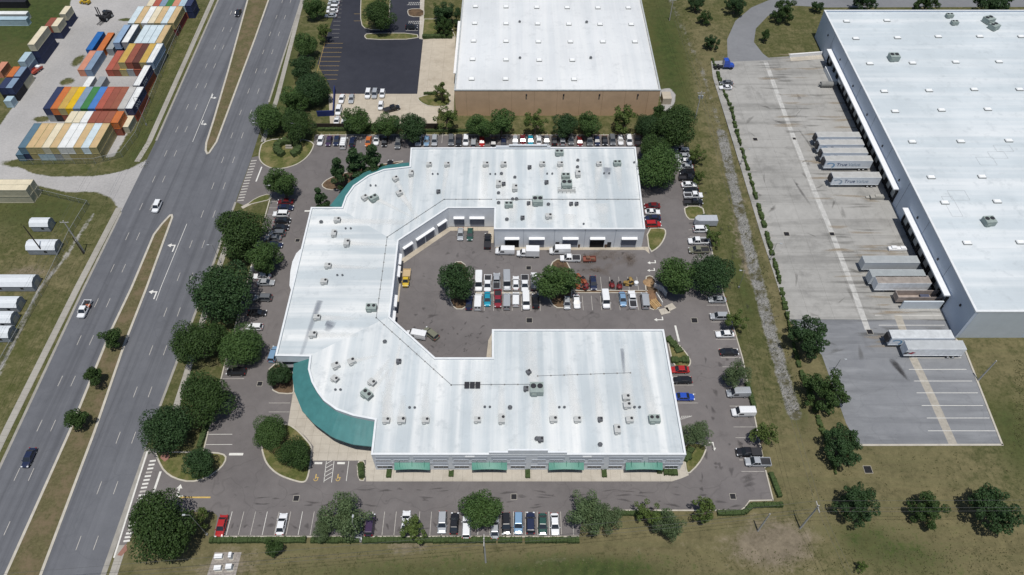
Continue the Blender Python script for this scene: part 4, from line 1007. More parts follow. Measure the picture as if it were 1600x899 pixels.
# courtyard
car_row([(719.5, 365.5, 'sedan', 'silver', 180), (734.5, 366, 'sedan', 'green', 180), (762, 377, 'pickup', 'black', 0, 'cover')], 'by the inner corner doors of the courtyard', 'vehicles in the courtyard')
car_row([(789, 391, 'van', 'white', 90), (825, 394, 'box truck', 'white', 90), (875, 390, 'long van', 'white', 90), (891, 404, 'pickup', 'white', 90, 'cover')], 'along the back wing doors in the courtyard', 'vehicles in the courtyard')
car_row([(748, 439, 'long van', 'white', 180), (762, 443, 'pickup', 'white', 180), (776, 440, 'pickup', 'silver', 0), (792, 438, 'long van', 'silver', 180), (806, 442, 'sedan', 'white', 0), (820, 443, 'pickup', 'white', 180, 'cover'), (835, 440, 'flatbed truck', 'white', 0)],
        'in the upper left courtyard row', 'vehicles in the courtyard rows')
car_row([(733, 473, 'sedan', 'navy', 0), (747, 470, 'van', 'white', 0), (761.5, 467, 'sedan', 'teal', 180), (778, 467, 'pickup', 'maroon', 180), (792, 469, 'van', 'silver', 0), (806, 468, 'small van', 'white', 0), (822, 469, 'van', 'white', 180), (837, 470, 'suv', 'black', 0), (886, 473, 'hatchback', 'silver', 180), (901, 471, 'coupe', 'white', 180), (946.5, 467, 'van', 'white', 180), (973, 467, 'sedan', 'pale blue', 180), (988, 468, 'pickup', 'white', 0), (1008, 468, 'van', 'silver', 0)],
        'in the lower courtyard row', 'vehicles in the courtyard rows')
vehicle('sedan', 'navy', 927, 442, 180, 'navy sedan car among the red mowers in the courtyard', 'vehicles in the courtyard rows')
vehicle('van', 'white', 650, 522, 78, 'white van beside the diagonal courtyard wall')
vehicle('suv', 'olive', 673, 521, 48, 'olive sport utility car parked askew in the lower courtyard')
vehicle('flatbed truck', 'yellow', 635, 435, 180, 'small yellow cab truck with a tan bed by the left courtyard wall')
# lots behind
car_row([(534, 154, 'sedan', 'white', 180), (549, 154, 'sedan', 'silver', 180), (529, 172, 'suv', 'white', 180), (526, 189, 'coupe', 'white', 180), (538, 190, 'sedan', 'white', 0), (595, 165, 'hatchback', 'white', 180), (612, 170, 'pickup', 'black', -65, 'cover')], 'on the pale lot behind the hedge', 'cars on the pale back lot')
car_row([(575, 146, 'suv', 'white', 180), (585.5, 146, 'suv', 'silver', 180), (597.5, 146, 'hatchback', 'white', 180)], 'at the edge of the fresh black lot', 'cars on the pale back lot')
car_row([(523, -1, 'suv', 'white', 90), (521.5, 5, 'sedan', 'silver', 90), (520, 11.5, 'suv', 'white', 90), (519, 17.5, 'sedan', 'white', 90), (517, 24.5, 'sedan', 'silver', 90)], 'at the top left of the black lot', 'cars in the fresh black lot', 'from the top')
vehicle('suv', 'black', 643, 42, -90, 'black sport utility car beside the hatched bays of the fresh black lot')
vehicle('sedan', 'grey', 1135, 129.5, 90, 'dark grey sedan car in the upper left stalls of the truck yard'); vehicle('coupe', 'white', 1134, 136.5, 90, 'white coupe car in the upper left stalls of the truck yard')
vehicle('sedan', 'black', 372, 20, 167, 'black sedan car alone at the top of the highway'); vehicle('suv', 'white', 245, 322, 163, 'white sport utility car on the highway near the crossing')
vehicle('pickup', 'white', 132, 483, 159+2, 'white pickup truck loaded with orange gear on the highway'); vehicle('sedan', 'navy', 45, 715, 158, 'dark blue sedan car on the lower left highway')
# the highway vehicles follow the road, which the camera sees running due north
for o in bpy.data.objects:
    if o.get('label') and 'highway' in o['label'] and o.get('category') in ('car', 'pickup truck'): o.rotation_euler.z = R(180)
c = P(137, 478, 1); m = MB(); m.box(0, 0, .0, .35, 1.2, .9); m.box(.1, .9, .05, .6, .5, .8, m=1); m.box(-.3, -.3, .35, .6, .4, .4, m=1); o = m.build('tool_load', [M('orange_gear', (.35, .10, .04), .7), BLACK], loc=(c.x, c.y, .82)); tag(o, 'orange and black gear heaped in the bed of the highway pickup', 'cargo')
def enclosed_trailer():
    t = empty('enclosed_trailer', (0, 0, 0)); m = MB(); m.loft([[(-1.2, -3.1, .5), (1.2, -3.1, .5), (1.2, -3.1, 2.55), (-1.2, -3.1, 2.55)], [(-1.2, 2.4, .5), (1.2, 2.4, .5), (1.2, 2.4, 2.55), (-1.2, 2.4, 2.55)], [(-.45, 3.5, .6), (.45, 3.5, .6), (.45, 3.3, 2.4), (-.45, 3.3, 2.4)]])
    for k in range(6): m.box(0, -2.8+k*.95, 2.55, 2.58, 2.38, .06)
    m.build('body', M('trailer_grey', (.40, .42, .45), .5, var=.05), t); m = MB(); m.tube((0, 3.4, .5), (0, 4.7, .5), .06); m.build('hitch', BLACK, t); wheels(t, 6, 2.3, .34, (-.6, .3)); return t
t = enclosed_trailer(); c = P(1103, 346, 1.2); t.location = (c.x, c.y, .03); t.rotation_euler.z = R(90); tag(t, 'light grey enclosed cargo trailer beside the small right lawn island', 'trailer')

# semi trailers at the docks
SILV = M('trailer_side', (.68, .72, .76), .45, .4, var=.05); SROOF = M('trailer_roof', (.40, .40, .385), .6, var=.12); SBLUE = M('trailer_blue', (.16, .32, .50), .5); INK = M('logo_ink', (.015, .05, .14), .6, var=0)
INK2 = M('logo_grey', (.30, .38, .46), .6, var=0); RUST = M('rusty_roof', (.27, .24, .215), .8, var=.25)
def semi_trailer(L=16.1, roof=SROOF, side=SILV, reefer=False, ribs=False):
    t = empty('semi_trailer', (0, 0, 0)); h = L/2          # nose to -X, doors to +X
    m = MB(); m.box(0, 0, 1.15, 4.02, L, 2.58)
    n = int(L/.62) if not ribs else int(L/1.2)
    for k in range(n+1):
        for s in (-1, 1): m.box(-h+.05+k*(L-.1)/n, s*1.295, 1.3, 3.9, .05, .02)
    for s in (-1, 1): m.box(0, s*1.30, 3.88, 4.03, L, .05); m.box(0, s*1.30, 1.12, 1.3, L, .05)
    m.build('body', side, t)
    m = MB(); m.box(0, 0, 4.021, 4.05, L-.06, 2.5)
    for k in range(n): m.box(-h+.3+k*(L-.6)/n, 0, 4.05, 4.062, .06, 2.4)
    m.build('roof', roof, t)
    m = MB(); m.box(h+.015, -.63, 1.25, 3.9, .04, 1.18); m.box(h+.015, .63, 1.25, 3.9, .04, 1.18); m.build('rear_door', SROOF, t)
    if reefer: m = MB(); m.box(-h-.32, 0, 1.9, 3.95, .6, 1.9, top=.9); m.build('refrigeration_unit', BLACK, t)
    m = MB()
    for s in (-1, 1): m.box(-h+3, s*.85, .04, 1.15, .14, .14); m.box(-h+3, s*.85, 0, .06, .4, .3)
    m.build('landing_gear', STEEL, t)
    m = MB(); m.box(h-2.4, 0, .6, 1.15, 3.4, 1.0); m.box(h-.15, 0, .45, .6, .1, 2.3); m.build('bogie', BLACK, t)
    for x in (h-3.1, h-1.8):
        for s in (-1, 1):
            m = MB(); m.tube((x, s*.95, .5), (x, s*1.27, .5), .5, n=16); w = m.build('wheel', RUBBER, t); m = MB(); m.tube((x, s*.97, .5), (x, s*1.285, .5), .26, n=10); m.build('rim', WHITE, w)
    return t
def put_trailer(x0, x1, ytop, label, **k):
    """x0..x1: ends of the near roof edge at pixel row ytop (4 m up)"""
    a = P(x0, ytop, 4.03); b = P(x1, ytop, 4.03); L = max(8, b.x-a.x)
    logo = k.pop('logo', None); t = semi_trailer(L, **k); t.location = ((a.x+b.x)/2, a.y+1.29, .026); tag(t, label, 'semi trailer', 'semi trailers at the docks')
    if logo:
        h = L/2; y = -1.318
        text('lettering', logo[0], 1.7, INK, t, (-h+3.7, y, 2.05), (PI/2, 0, 0)); text('lettering', logo[1], 1.7, INK2, t, (-h+3.7+.97*len(logo[0])*.93, y, 2.05), (PI/2, 0, 0))
        m = MB()
        for i in range(14):
            a0, a1 = -.9+i*.24, -.9+(i+1)*.24; q = []
            for aa, rr in ((a0, 1.35), (a1, 1.35), (a1, 1.05-.04*abs(i-7)), (a0, 1.05-.04*abs(i-7))): q.append((-h+1.7+1.15*rr*math.cos(aa), y, 2.2+rr*math.sin(aa)*.85))
            m.add(q, [(0, 1, 2, 3)])
        m.build('swoosh', INK2 if logo[2] else SBLUE, t)
    return t
for x0, x1, y, pos in ((1278, 1346, 214.5, 'topmost'), (1281, 1351, 226.5, 'second'), (1286.5, 1357, 239.5, 'third'), (1291, 1364.5, 252, 'fourth')):
    put_trailer(x0, x1, y, f'silver reefer trailer with blue swoosh, {pos} of the tight group of four at the dock', reefer=True, logo=('True', 'Value', 0))
put_trailer(1302.5, 1378, 278, 'silver reefer trailer with grey swoosh parked alone below the tight group of four', reefer=True, logo=('True', 'Value', 1))
put_trailer(1351.5, 1438, 411, 'plain grey trailer, upper of two at the lower docks', roof=M('grey_roof', (.33, .35, .355), .6, var=.1), side=M('grey_side', (.50, .53, .55), .5, var=.06))
put_trailer(1363, 1448, 433, 'plain grey trailer, lower of two, touching the white ribbed one', roof=M('grey_roof_2', (.30, .325, .33), .6, var=.1), side=M('grey_side', (.50, .53, .55), .5, var=.06))
put_trailer(1372, 1456, 443, 'white ribbed trailer with a weathered brown roof at the lower docks', roof=RUST, side=M('white_side', (.74, .76, .78), .5), ribs=True)
put_trailer(1394, 1492, 529, 'white reefer trailer with a pale blue swoosh beside the terminal corner', reefer=True, roof=M('pale_roof', (.50, .52, .53), .6), logo=('Blue', '', 0))
t = put_trailer(1419, 1511, 546, 'grey white trailer with red and dark diamond badges, lowest in the yard', roof=M('grey_roof_3', (.40, .42, .43), .6, var=.1), side=M('white_side', (.74, .76, .78), .5))
for x, mm in ((-5.6, M('badge_red', (.3, .03, .05), .6)), (-7.0, BLACK)): m = MB(); m.add([(x-.9, -1.32, 2.2), (x, -1.32, 1.85), (x+.9, -1.32, 2.5), (x, -1.32, 2.85)], [(0, 1, 2, 3)]); m.build('badge', mm, t)
# blue tractor unit
def tractor():
    t = empty('truck_tractor', (0, 0, 0)); p = paint('blue'); m = MB()
    m.loft([sec(-.2, 1.15, 3.5, 1.0, 2.4), sec(1.2, 1.15, 3.7, 1.0, 2.4), sec(1.9, 1.1, 3.0, 1.0, 2.0)]); m.loft([sec(1.7, 1.1, 1.95, .7, 1.3), sec(3.2, .95, 1.8, .7, 1.2), sec(3.7, .8, 1.5, .6, 1.0)]); m.build('cab', p, t)
    m = MB(); m.add([(-.95, 1.42, 3.5), (.95, 1.42, 3.5), (1.0, 1.98, 2.3), (-1.0, 1.98, 2.3)], [(0, 1, 2, 3)]); m.v = [(x, y+.06, z+.06) for x, y, z in m.v]; m.build('windscreen', GLASS, t)
    m = MB(); m.box(0, -1.6, .7, 1.0, .9, 4.0); m.box(0, -2.2, 1.0, 1.12, 1.0, 1.0); m.build('chassis', BLACK, t)
    for y in (2.6, -1.7, -3.0):
        for s in (-1, 1): m = MB(); m.tube((s*.8, y, .5), (s*1.15, y, .5), .5, n=14); m.build('wheel', RUBBER, t)
    m = MB()
    for s in (-1, 1): m.tube((s*1.05, -.4, 1), (s*1.05, -.4, 3.9), .09)
    m.build('exhaust_stack', STEEL, t); return t
t = tractor(); c = P(1131, 101, 1.5); t.location = (c.x, c.y, .03); t.rotation_euler.z = -PI/2; tag(t, 'bright blue truck tractor without a trailer at the top of the truck yard', 'truck')

# ------------------------------------------------------------------ shipping containers
CC = {'navy': (.025, .035, .085), 'slate blue': (.085, .15, .20), 'orange': (.46, .135, .035), 'tan': (.50, .36, .19), 'yellow': (.58, .37, .01), 'grey blue': (.18, .25, .34), 'green': (.045, .17, .05), 'bright blue': (.06, .17, .42), 'red': (.34, .085, .055), 'rust': (.24, .072, .045), 'brown rust': (.25, .085, .05),
      'pale grey': (.42, .41, .385), 'white': (.66, .67, .655), 'cream': (.62, .55, .40), 'pale blue': (.50, .58, .61), 'steel blue': (.23, .33, .46), 'blue': (.015, .11, .33), 'maroon': (.16, .03, .035), 'grey': (.26, .28, .29), 'black': (.02, .02, .025), 'salmon': (.50, .22, .14), 'light blue': (.36, .47, .53), 'dark brown': (.10, .035, .025), 'mustard': (.46, .30, .07)}
def cmat(c):
    k = 'container_'+c.replace(' ', '_')
    if k in _cache: return _cache[k]
    m = Mat(k, .6, .35); b = CC[c]; n = m.noise(.35, 6, .7); r = m.noise(1.1, 5, .75)
    k_ = m.mix(sc_(b, .82), sc_(b, 1.12), m.rng(n, .3, .7)); k_ = m.mix(k_, (.20, .11, .06), m.rng(r, .62, .78, 0, .45)); m.col(k_); _cache[k] = m.mat; return m.mat
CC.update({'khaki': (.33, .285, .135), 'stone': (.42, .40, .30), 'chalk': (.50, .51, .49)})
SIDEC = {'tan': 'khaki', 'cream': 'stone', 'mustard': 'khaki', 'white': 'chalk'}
CP = {}
def container_proto(colour, L, side=None):
    t = empty('shipping_container', (0, 0, 0)); w, hh = 2.42, 2.58; hl = L/2; pit = .28 if L < 8 else .36
    n = int((L-.3)/pit); m = MB()
    for s in (-1, 1):                                       # corrugated side sheets
        vs = []; 
        for k in range(n*4+1):
            y = -hl+.15+(L-.3)*k/(n*4); d = .0 if k % 4 in (0, 1) else .045
            vs += [(s*(w/2-.05-d), y, .14), (s*(w/2-.05-d), y, hh-.1)]
        m.add(vs, [(2*k, 2*k+2, 2*k+3, 2*k+1) for k in range(n*4)])
    m.box(0, -hl+.09, .12, hh-.08, w-.1, .06); m.build('side_panel', cmat(side or colour), t)
    m = MB()
    for x in (-1, 1):
        for y in (-1, 1): m.box(x*(w/2-.08), y*(hl-.08), 0, hh, .16, .16)
        m.box(x*(w/2-.05), 0, hh-.12, hh, .1, L-.3); m.box(x*(w/2-.05), 0, 0.02, .16, .1, L-.3)
    for y in (-1, 1): m.box(0, y*(hl-.05), hh-.12, hh, w-.3, .1); m.box(0, y*(hl-.05), .02, .16, w-.3, .1)
    m.build('frame', cmat(side or colour), t)
    m = MB(); vs = []; k2 = n*2
    for k in range(k2+1):
        y = -hl+.1+(L-.2)*k/k2; z = hh-.012-(.03 if k % 2 else 0); vs += [(-w/2+.1, y, z), (w/2-.1, y, z)]
    m.add(vs, [(2*k, 2*k+1, 2*k+3, 2*k+2) for k in range(k2)]); m.build('roof', cmat(colour), t)
    for s in (-1, 1):
        m = MB(); m.box(s*.54, hl-.05, .16, hh-.12, 1.06, .05); d_ = m.build('door', cmat(side or colour), t)
        m = MB()
        for q in (-.22, .22): m.tube((s*.54+q, hl, .2), (s*.54+q, hl, hh-.16), .025, n=5)
        m.build('locking_bar', STEEL, d_)
    return t
def container(colour, x, y, z, L, label, rz=0, side=None):
    side = side or SIDEC.get(colour); k = (colour, L, side)
    if k not in CP: CP[k] = Proto(container_proto(*k))
    return CP[k].put((x, y, z), rz, None, clip(label), 'shipping containers in the yard', 'container')
def block(px, py, zroof, cols, where, L=12.19, tier=None, pitch=2.49, below=None):
    """a row of containers seen end on; (px, py) is the left front roof corner at height zroof; cols from left to right; below: the tier under it"""
    a = P(px, py, zroof); z = zroof-2.6
    for tiers, cl, zz in ((tier or 'upper', cols, z),)+(((('lower'), below, z-2.6),) if below else ()):
        ds = [f'{c} container' if c else None for c in cl]
        real = [d for d in ds if d]
        labs = iter(row_labels(real, f'in the {tiers+" row" if below or tier else "row"} of {where}'))
        for i, c in enumerate(cl):
            if not c: continue
            side = None
            if '/' in c: c, side = c.split('/')
            container(c, a.x+1.22+i*pitch, a.y+L/2, zz+.03, L, next(labs).replace('/', ' roofed '), 0, side)
block(165/5.99, 170+365/5.99, 5.25, ['slate blue', 'tan', 'tan', 'cream', 'tan', 'white', 'white', 'tan', 'pale blue', 'tan'], 'the pale front stack', below=['navy', 'tan', 'light blue', 'light blue', 'grey', 'cream', 'tan', 'tan', 'tan', 'tan'], pitch=2.46)
a = P(148/5.99, 170+432/5.99, 2.65); container('slate blue', a.x+1.0, a.y+6.1, .03, 12.19, 'slate blue container alone on the ground at the left end of the pale front stack')
block(100, 192, 5.25, ['cream', 'cream', 'white', 'rust', 'rust', 'brown rust', 'orange'], 'the cream and rust stack', L=6.06, below=['grey', 'rust', 'rust', 'grey', 'brown rust', 'rust', 'rust'])
block(66.5, 170, 5.25, ['navy', 'orange', 'mustard', 'yellow', 'grey blue', 'green', 'bright blue', 'red', 'rust', 'brown rust', 'pale grey', 'white/navy'], 'the rainbow stack', below=['grey', 'black', 'rust', 'mustard', 'navy', 'green', 'grey blue', 'rust', 'maroon', 'rust', 'pale grey', 'red'], pitch=2.46)
c = P(207, 134, 5.25); container('white', c.x+1.22, c.y+6.1, 2.65, 12.19, 'white roofed navy sided container behind the right end of the rainbow stack', 0, 'navy'); container('rust', c.x+1.22, c.y+6.1, .03, 12.19, 'rust container under the white roofed one behind the rainbow stack')
nav = [o for o in bpy.data.objects if o.get('category') == 'container' and 'white roofed' in o['label'] and 'under' not in o['label']]
for o in nav:
    if 'rainbow' in o['label']: text('lettering', 'SAN', 2.0, M('lettering_pale', (.45, .48, .55), .7, var=0), o, (1.232, -3.6, .55), (PI/2, 0, PI/2), .004)
c = P(128, 135.5, 2.65); container('white', c.x+1.22, c.y+3.03, .03, 6.06, 'short white container standing behind the yellow one of the rainbow stack'); c = P(146, 135.5, 2.65); container('grey', c.x+1.22, c.y+3.03, .03, 6.06, 'short grey container standing behind the blue one of the rainbow stack')
block(120.5, 109.5, 2.65, ['salmon', 'grey blue', None, None, 'red', 'brown rust', 'mustard', 'grey', 'rust', 'rust', 'grey'], 'the middle stack', tier='ground')
block(184, 98, 5.25, ['mustard', 'rust', 'dark brown', 'mustard', 'white/grey blue'], 'the middle stack', tier='raised')
block(133.5, 78, 2.65, ['blue'], 'x'); block(150, 79.5, 2.65, ['orange'], 'y'); block(165.5, 77, 2.65, ['grey'], 'z'); block(176, 67, 5.25, ['steel blue'], 'w'); block(189.5, 66.5, 5.25, ['white/grey'], 'v')
for o in bpy.data.objects:
    l = o.get('label', '')
    if l.endswith((' x', ' y', ' z', ' w', ' v')) and o.get('category') == 'container':
        o['label'] = {'x': 'blue container standing alone at the left end of the fourth row', 'y': 'orange container beside the lone blue one', 'z': 'low grey container between the orange and the raised steel blue one', 'w': 'steel blue container raised on another beside the low grey one', 'v': 'white roofed grey container beside the raised steel blue one'}[l[-1]]
c = P(176, 67, 5.25); container('navy', c.x+1.22, c.y+6.1, .03, 12.19, 'navy container under the raised steel blue one'); c = P(189.5, 66.5, 5.25); container('grey', c.x+1.22, c.y+6.1, .03, 12.19, 'grey container under the white roofed grey one')
block(209, 67.5, 5.25, ['pale blue', 'pale blue', 'pale blue', 'tan'], 'the fourth stack', below=['grey', 'tan', 'grey', 'tan'], pitch=2.55)
block(199, 36.5, 5.25, ['pale blue', 'tan', 'white', 'cream', 'tan', 'pale blue', 'tan'], 'the fifth stack', below=['tan', 'grey', 'tan', 'rust', 'grey', 'tan', 'maroon'])
block(228, 9.5, 5.25, ['cream', 'red', 'grey blue', 'green', 'salmon', 'light blue', 'navy'], 'the topmost stack', L=6.06, below=['rust', 'navy', 'rust', 'grey', 'navy', 'rust', 'navy'])
# left side of the gravel yard
block(42.5, 70, 7.85, ['cream'], 'a'); block(92, 22.5, 5.25, ['cream'], 'b', L=6.06); block(69, 41.3, 5.25, ['rust', 'cream'], 'the left pair stack', L=6.06, below=['navy', 'navy'])
c = P(42.5, 70, 7.85); container('navy', c.x+1.22, c.y+6.1, 2.63, 12.19, 'navy container right under the long cream one by the gravel'); container('navy', c.x+1.22, c.y+6.1, .03, 12.19, 'navy container on the ground under the long cream stack by the gravel')
c = P(92, 22.5, 5.25); container('navy', c.x+1.22, c.y+3.03, .03, 6.06, 'short navy container under the upper left short cream one')
block(27.5, 96.5, 5.25, ['light blue'], 'c', L=6.06); c = P(27.5, 96.5, 5.25); container('grey blue', c.x+1.22, c.y+3.03, .03, 6.06, 'grey blue container under the short light blue one by the gravel')
block(9, 120, 5.25, ['orange', 'grey blue/navy'], 'the far left corner stack', L=6.06, below=['navy', 'cream']); block(-4, 138, 5.25, ['navy', 'grey blue/navy'], 'the far left lower stack', L=6.06, below=['black', 'black']); block(-10, 112, 2.65, ['salmon'], 'd', L=6.06)
block(5, 158.5, 2.65, ['light blue'], 'e', L=2.99)
for o in bpy.data.objects:
    l = o.get('label', '')
    if len(l) > 3 and l[-2] == ' ' and l[-1] in 'abcde' and o.get('category') == 'container':
        o['label'] = {'a': 'long cream container topmost on the navy stack by the gravel', 'b': 'short cream container on navy one at the upper left of the gravel', 'c': 'short light blue container beside the parked red trailer on the gravel', 'd': 'salmon container cut by the left edge of the picture', 'e': 'tiny light blue container at the lower left of the gravel'}[l[-1]]
c = P(220, 196, 0)
c = P(188, 198.5, 2.65); container('cream', c.x+1.3, c.y+3.0, .03, 6.06, 'short cream container by the fence at the right of the rust stack')
# office units and long trailers at the left edge
for i, (py, z, nm) in enumerate(((297.5, 5.25, 'front'), (289, 5.25, 'rear'))):
    b = P(40 if i == 0 else 47, py, z)
    for zz, tt in ((2.65, 'upper'), (.03, 'lower')): container('cream', b.x-6.1, b.y+1.22, zz, 12.19, f'long cream container lying crosswise, {tt} {nm} one of the block by the driveway', PI/2)
for py, c_, nm in ((22.5, 'white', 'rear'), (31, 'light blue', 'front')):
    b = P(40, py, 2.65); container(c_, b.x-6.1, b.y+1.22, .03, 12.19, f'{nm} {c_} container lying crosswise on the upper left grass', PI/2)
b = P(44, 7, 1); container('black', b.x-6.1, b.y, .03, 12.19, 'dark container lying crosswise at the upper left corner', PI/2)
# gravel yard machines
def lift_truck():
    t = empty('container_handler', (0, 0, 0)); m = MB(); m.box(0, 0, .6, 1.7, 2.6, 5); m.box(0, -1.9, 1.7, 2.3, 2.5, 1.2); m.build('body', BLACK, t)
    m = MB(); m.box(0, -.3, 1.7, 3.2, 1.4, 1.5, top=.85); m.build('cab', GLASS, t); m = MB()
    for s in (-1, 1): m.box(s*.5, 2.6, .3, 6.2, .25, .3); m.box(s*.6, 4.0, .3, .45, .25, 2.6)
    m.box(0, 2.75, 2.2, 3.0, 3.6, .3); m.build('mast', BLACK, t)
    wheels(t, 5, 2.9, .75, (-1.5, 1.6)); return t
t = lift_truck(); c = P(165, 24, 1.5); t.location = (c.x, c.y, .04); t.rotation_euler.z = PI-.3; tag(t, 'black container handler machine parked on the open gravel', 'forklift')
t = empty('yard_trailer', (0, 0, 0)); m = MB(); m.box(0, 0, .6, .8, 2.2, 4.6); m.box(-.95, 0, .8, 1.3, .1, 4.6); m.box(.95, 0, .8, 1.3, .1, 4.6); m.box(0, 1.2, .8, 1.6, 1.5, 1.2, m=1); m.build('bed', [M('red_trailer', (.35, .07, .05), .6), WHITE], t); wheels(t, 4.6, 2.2, .38, (-.5, .5)); c = P(57, 110, .6); t.location = (c.x, c.y, .04); t.rotation_euler.z = -.35; tag(t, 'small red utility trailer on the left edge of the gravel', 'trailer')
t = empty('yard_loader', (0, 0, 0)); m = MB(); m.box(0, 0, .5, 1.5, 1.8, 3.4); m.box(0, 2.1, .1, .9, 2.0, .7); m.build('body', M('loader_yellow', (.5, .33, .03), .5), t); m = MB(); m.box(0, -.3, 1.5, 2.6, 1.3, 1.4, top=.85); m.build('cab', GLASS, t); wheels(t, 3.4, 1.9, .5, (-1, 1.1)); c = P(134, 3, .8); t.location = (c.x, c.y, .04); t.rotation_euler.z = 1.3; tag(t, 'yellow loader at the top edge of the gravel yard', 'loader')

# ------------------------------------------------------------------ barn-roofed sheds
SHEDW = M('shed_siding', (.26, .285, .315), .8, var=.08); SHEDF = M('shed_front', (.40, .395, .345), .8, var=.1); SHEDR = M('shed_roof', (.60, .63, .655), .45, .4, var=.05)
def shed(px0, px1, py, label, w=3.7, h=2.2, L=None):
    """ridge from px0 to px1 at pixel row py, 3.4 m up"""
    a = P(px0, py, h+1.2); b = P(px1, py, h+1.2); L = max(b.x-a.x, 4) if L is None else L
    t = empty('barn_shed', (b.x-L/2, a.y, 0)); hl = L/2; W2 = w/2
    m = MB(); g = [(-W2, .15), (W2, .15), (W2, h), (W2*.62, h+.85), (0, h+1.15), (-W2*.62, h+.85), (-W2, h)]
    m.loft([[(-hl, y, z) for y, z in g], [(hl, y, z) for y, z in g]]); m.build('wall', SHEDW, t)
    m = MB()
    rf = [(-W2-.12, h-.06), (-W2*.62-.03, h+.9), (0, h+1.22), (W2*.62+.03, h+.9), (W2+.12, h-.06), (W2+.08, h-.1), (W2*.62, h+.86), (0, h+1.16), (-W2*.62, h+.86), (-W2-.08, h-.1)]
    m.loft([[(-hl-.15, y, z) for y, z in rf], [(hl+.15, y, z) for y, z in rf]]); r_ = m.build('roof', SHEDR, t)
    m = MB()
    for k in range(int(L/.9)): m.box(-hl+.45+k*.9, -W2*.33, h+1.08, h+1.1, .05, W2*.1)
    m.box(0, 0, h+1.2, h+1.27, L+.3, .25); m.build('ridge_cap', SHEDR, r_)
    m = MB(); m.box(hl-.0, 0, .2, 2.1, .06, 1.7); d_ = m.build('door', SHEDF, t); m = MB(); m.box(hl+.04, .5, 1.0, 1.15, .05, .1); m.build('handle', BLACK, d_)
    for k in range(max(1, int(L/5))):
        m = MB(); m.box(-hl+L*(k+.7)/max(1, int(L/5))*.9, -W2-.02, 1.0, 1.7, .8, .06); m.build('window', GLASS, t)
    return tag(t, label, 'shed', 'sheds along the left edge')
shed(47, 75, 343, 'small silver roofed shed, topmost of the sheds on the left grass', w=3.4); shed(42, 86, 378, 'silver roofed barn shed crossed by a dark pole', w=3.9)
shed(-30, 51, 434, 'long silver roofed barn shed at the left edge', w=4.2, L=13); shed(-30, 26, 467.5, 'silver roofed barn shed, upper of three packed at the left edge', w=3.7, L=10); shed(-30, 17, 491, 'silver roofed barn shed, middle of three packed at the left edge', w=3.7, L=10); shed(-30, 13, 514, 'silver roofed barn shed, lowest of three packed at the left edge', w=3.7, L=10)

# ------------------------------------------------------------------ rooftop equipment
UNIT = M('unit_grey', (.44, .45, .44), .6, var=.12, scale=2); UNITG = M('unit_grey_green', (.27, .32, .30), .6, var=.12, scale=2); UNITD = M('unit_dark', (.10, .105, .115), .6, var=.1, scale=2)
def rtu_proto(w, l, h, mat, fans, name='air_conditioner'):
    t = empty(name, (0, 0, 0)); m = MB(); m.box(0, 0, 0, .22, w*.9, l*.9); m.build('kerb', KERB, t)
    m = MB(); m.box(0, 0, .22, h, w, l); m.box(0, 0, h, h+.05, w+.06, l+.06); m.box(-w*.2, -l/2-.14, .3, h*.72, w*.45, .26, top=.8)
    m.build('cabinet', mat, t)
    for i in range(fans):
        f = MB(); x = w*.24 if fans == 1 else w*(-.25+.5*i); f.tube((x, l*.12, h+.05), (x, l*.12, h+.17), min(w, l)*.24, n=16); f.build('fan', BLACK, t)
    m = MB()
    for k in range(4): m.box(w/2+.012, -l*.32+k*l*.2, .4, h-.12, .025, l*.14)
    m.build('louvre', UNITD, t); return t
RT = {'m': Proto(rtu_proto(2.0, 1.6, 1.2, UNIT, 1)), 'b': Proto(rtu_proto(2.9, 2.0, 1.5, UNITG, 2)), 't': Proto(rtu_proto(1.7, 2.6, 1.4, UNIT, 1)), 'd': Proto(rtu_proto(1.3, 1.2, .9, UNITD, 1)), 'B': Proto(rtu_proto(3.6, 3.2, 2.1, UNITG, 2))}
def vent_proto():
    t = empty('roof_vent', (0, 0, 0)); m = MB(); m.tube((0, 0, 0), (0, 0, .55), .16, n=10); m.build('pipe', UNIT, t); m = MB(); m.tube((0, 0, .5), (0, 0, .72), .36, .2, n=12); m.build('cap', UNITD, t); return t
def fan_proto():
    t = empty('exhaust_fan', (0, 0, 0)); m = MB(); m.box(0, 0, 0, .35, 1.0, 1.0); m.build('kerb', UNIT, t); m = MB(); m.tube((0, 0, .35), (0, 0, .6), .45, .62, n=16); m.tube((0, 0, .6), (0, 0, .95), .62, .35, n=16); m.build('hood', UNITD, t); return t
RT['v'] = Proto(vent_proto()); RT['f'] = Proto(fan_proto())
def rtus(items, z, where, group, desc):
    for (px, py, k, rz, *lab) in items:
        c = P(px, py, z+(.6 if k not in 'v' else .3)); RT[k].put((c.x, c.y, z), R(rz), rnd.uniform(.78, .9), clip(lab[0]) if lab else clip(where), group, {'v': 'vent', 'f': 'exhaust fan'}.get(k, 'air conditioner'))
def rtu_row(pts, where, start='from the left'):
    nm = {'s': 'small grey air conditioner', 'm': 'grey air conditioner', 'b': 'large grey green air conditioner', 't': 'long grey air conditioner', 'd': 'small dark air conditioner', 'B': 'huge grey green air conditioner', 'v': 'short vent pipe', 'f': 'dark domed exhaust fan'}
    z = HR+.006; ds = [nm[p[2]] for p in pts]
    for p, lab in zip(pts, row_labels(ds, where, start)): rtus([(p[0], p[1], p[2], p[3] if len(p) > 3 else 0, lab)], z, '', 'rooftop equipment on the horseshoe building', '')
rtu_row([(603.5, 657, 'm'), (627.5, 657, 'm'), (665, 657, 'm'), (746, 656, 'm'), (784, 655, 't'), (865, 655.5, 'm'), (902.5, 655.5, 'm'), (938, 655, 'd'), (984, 656, 'm'), (1022.5, 655.5, 'b')], 'in the front row of the front wing roof')
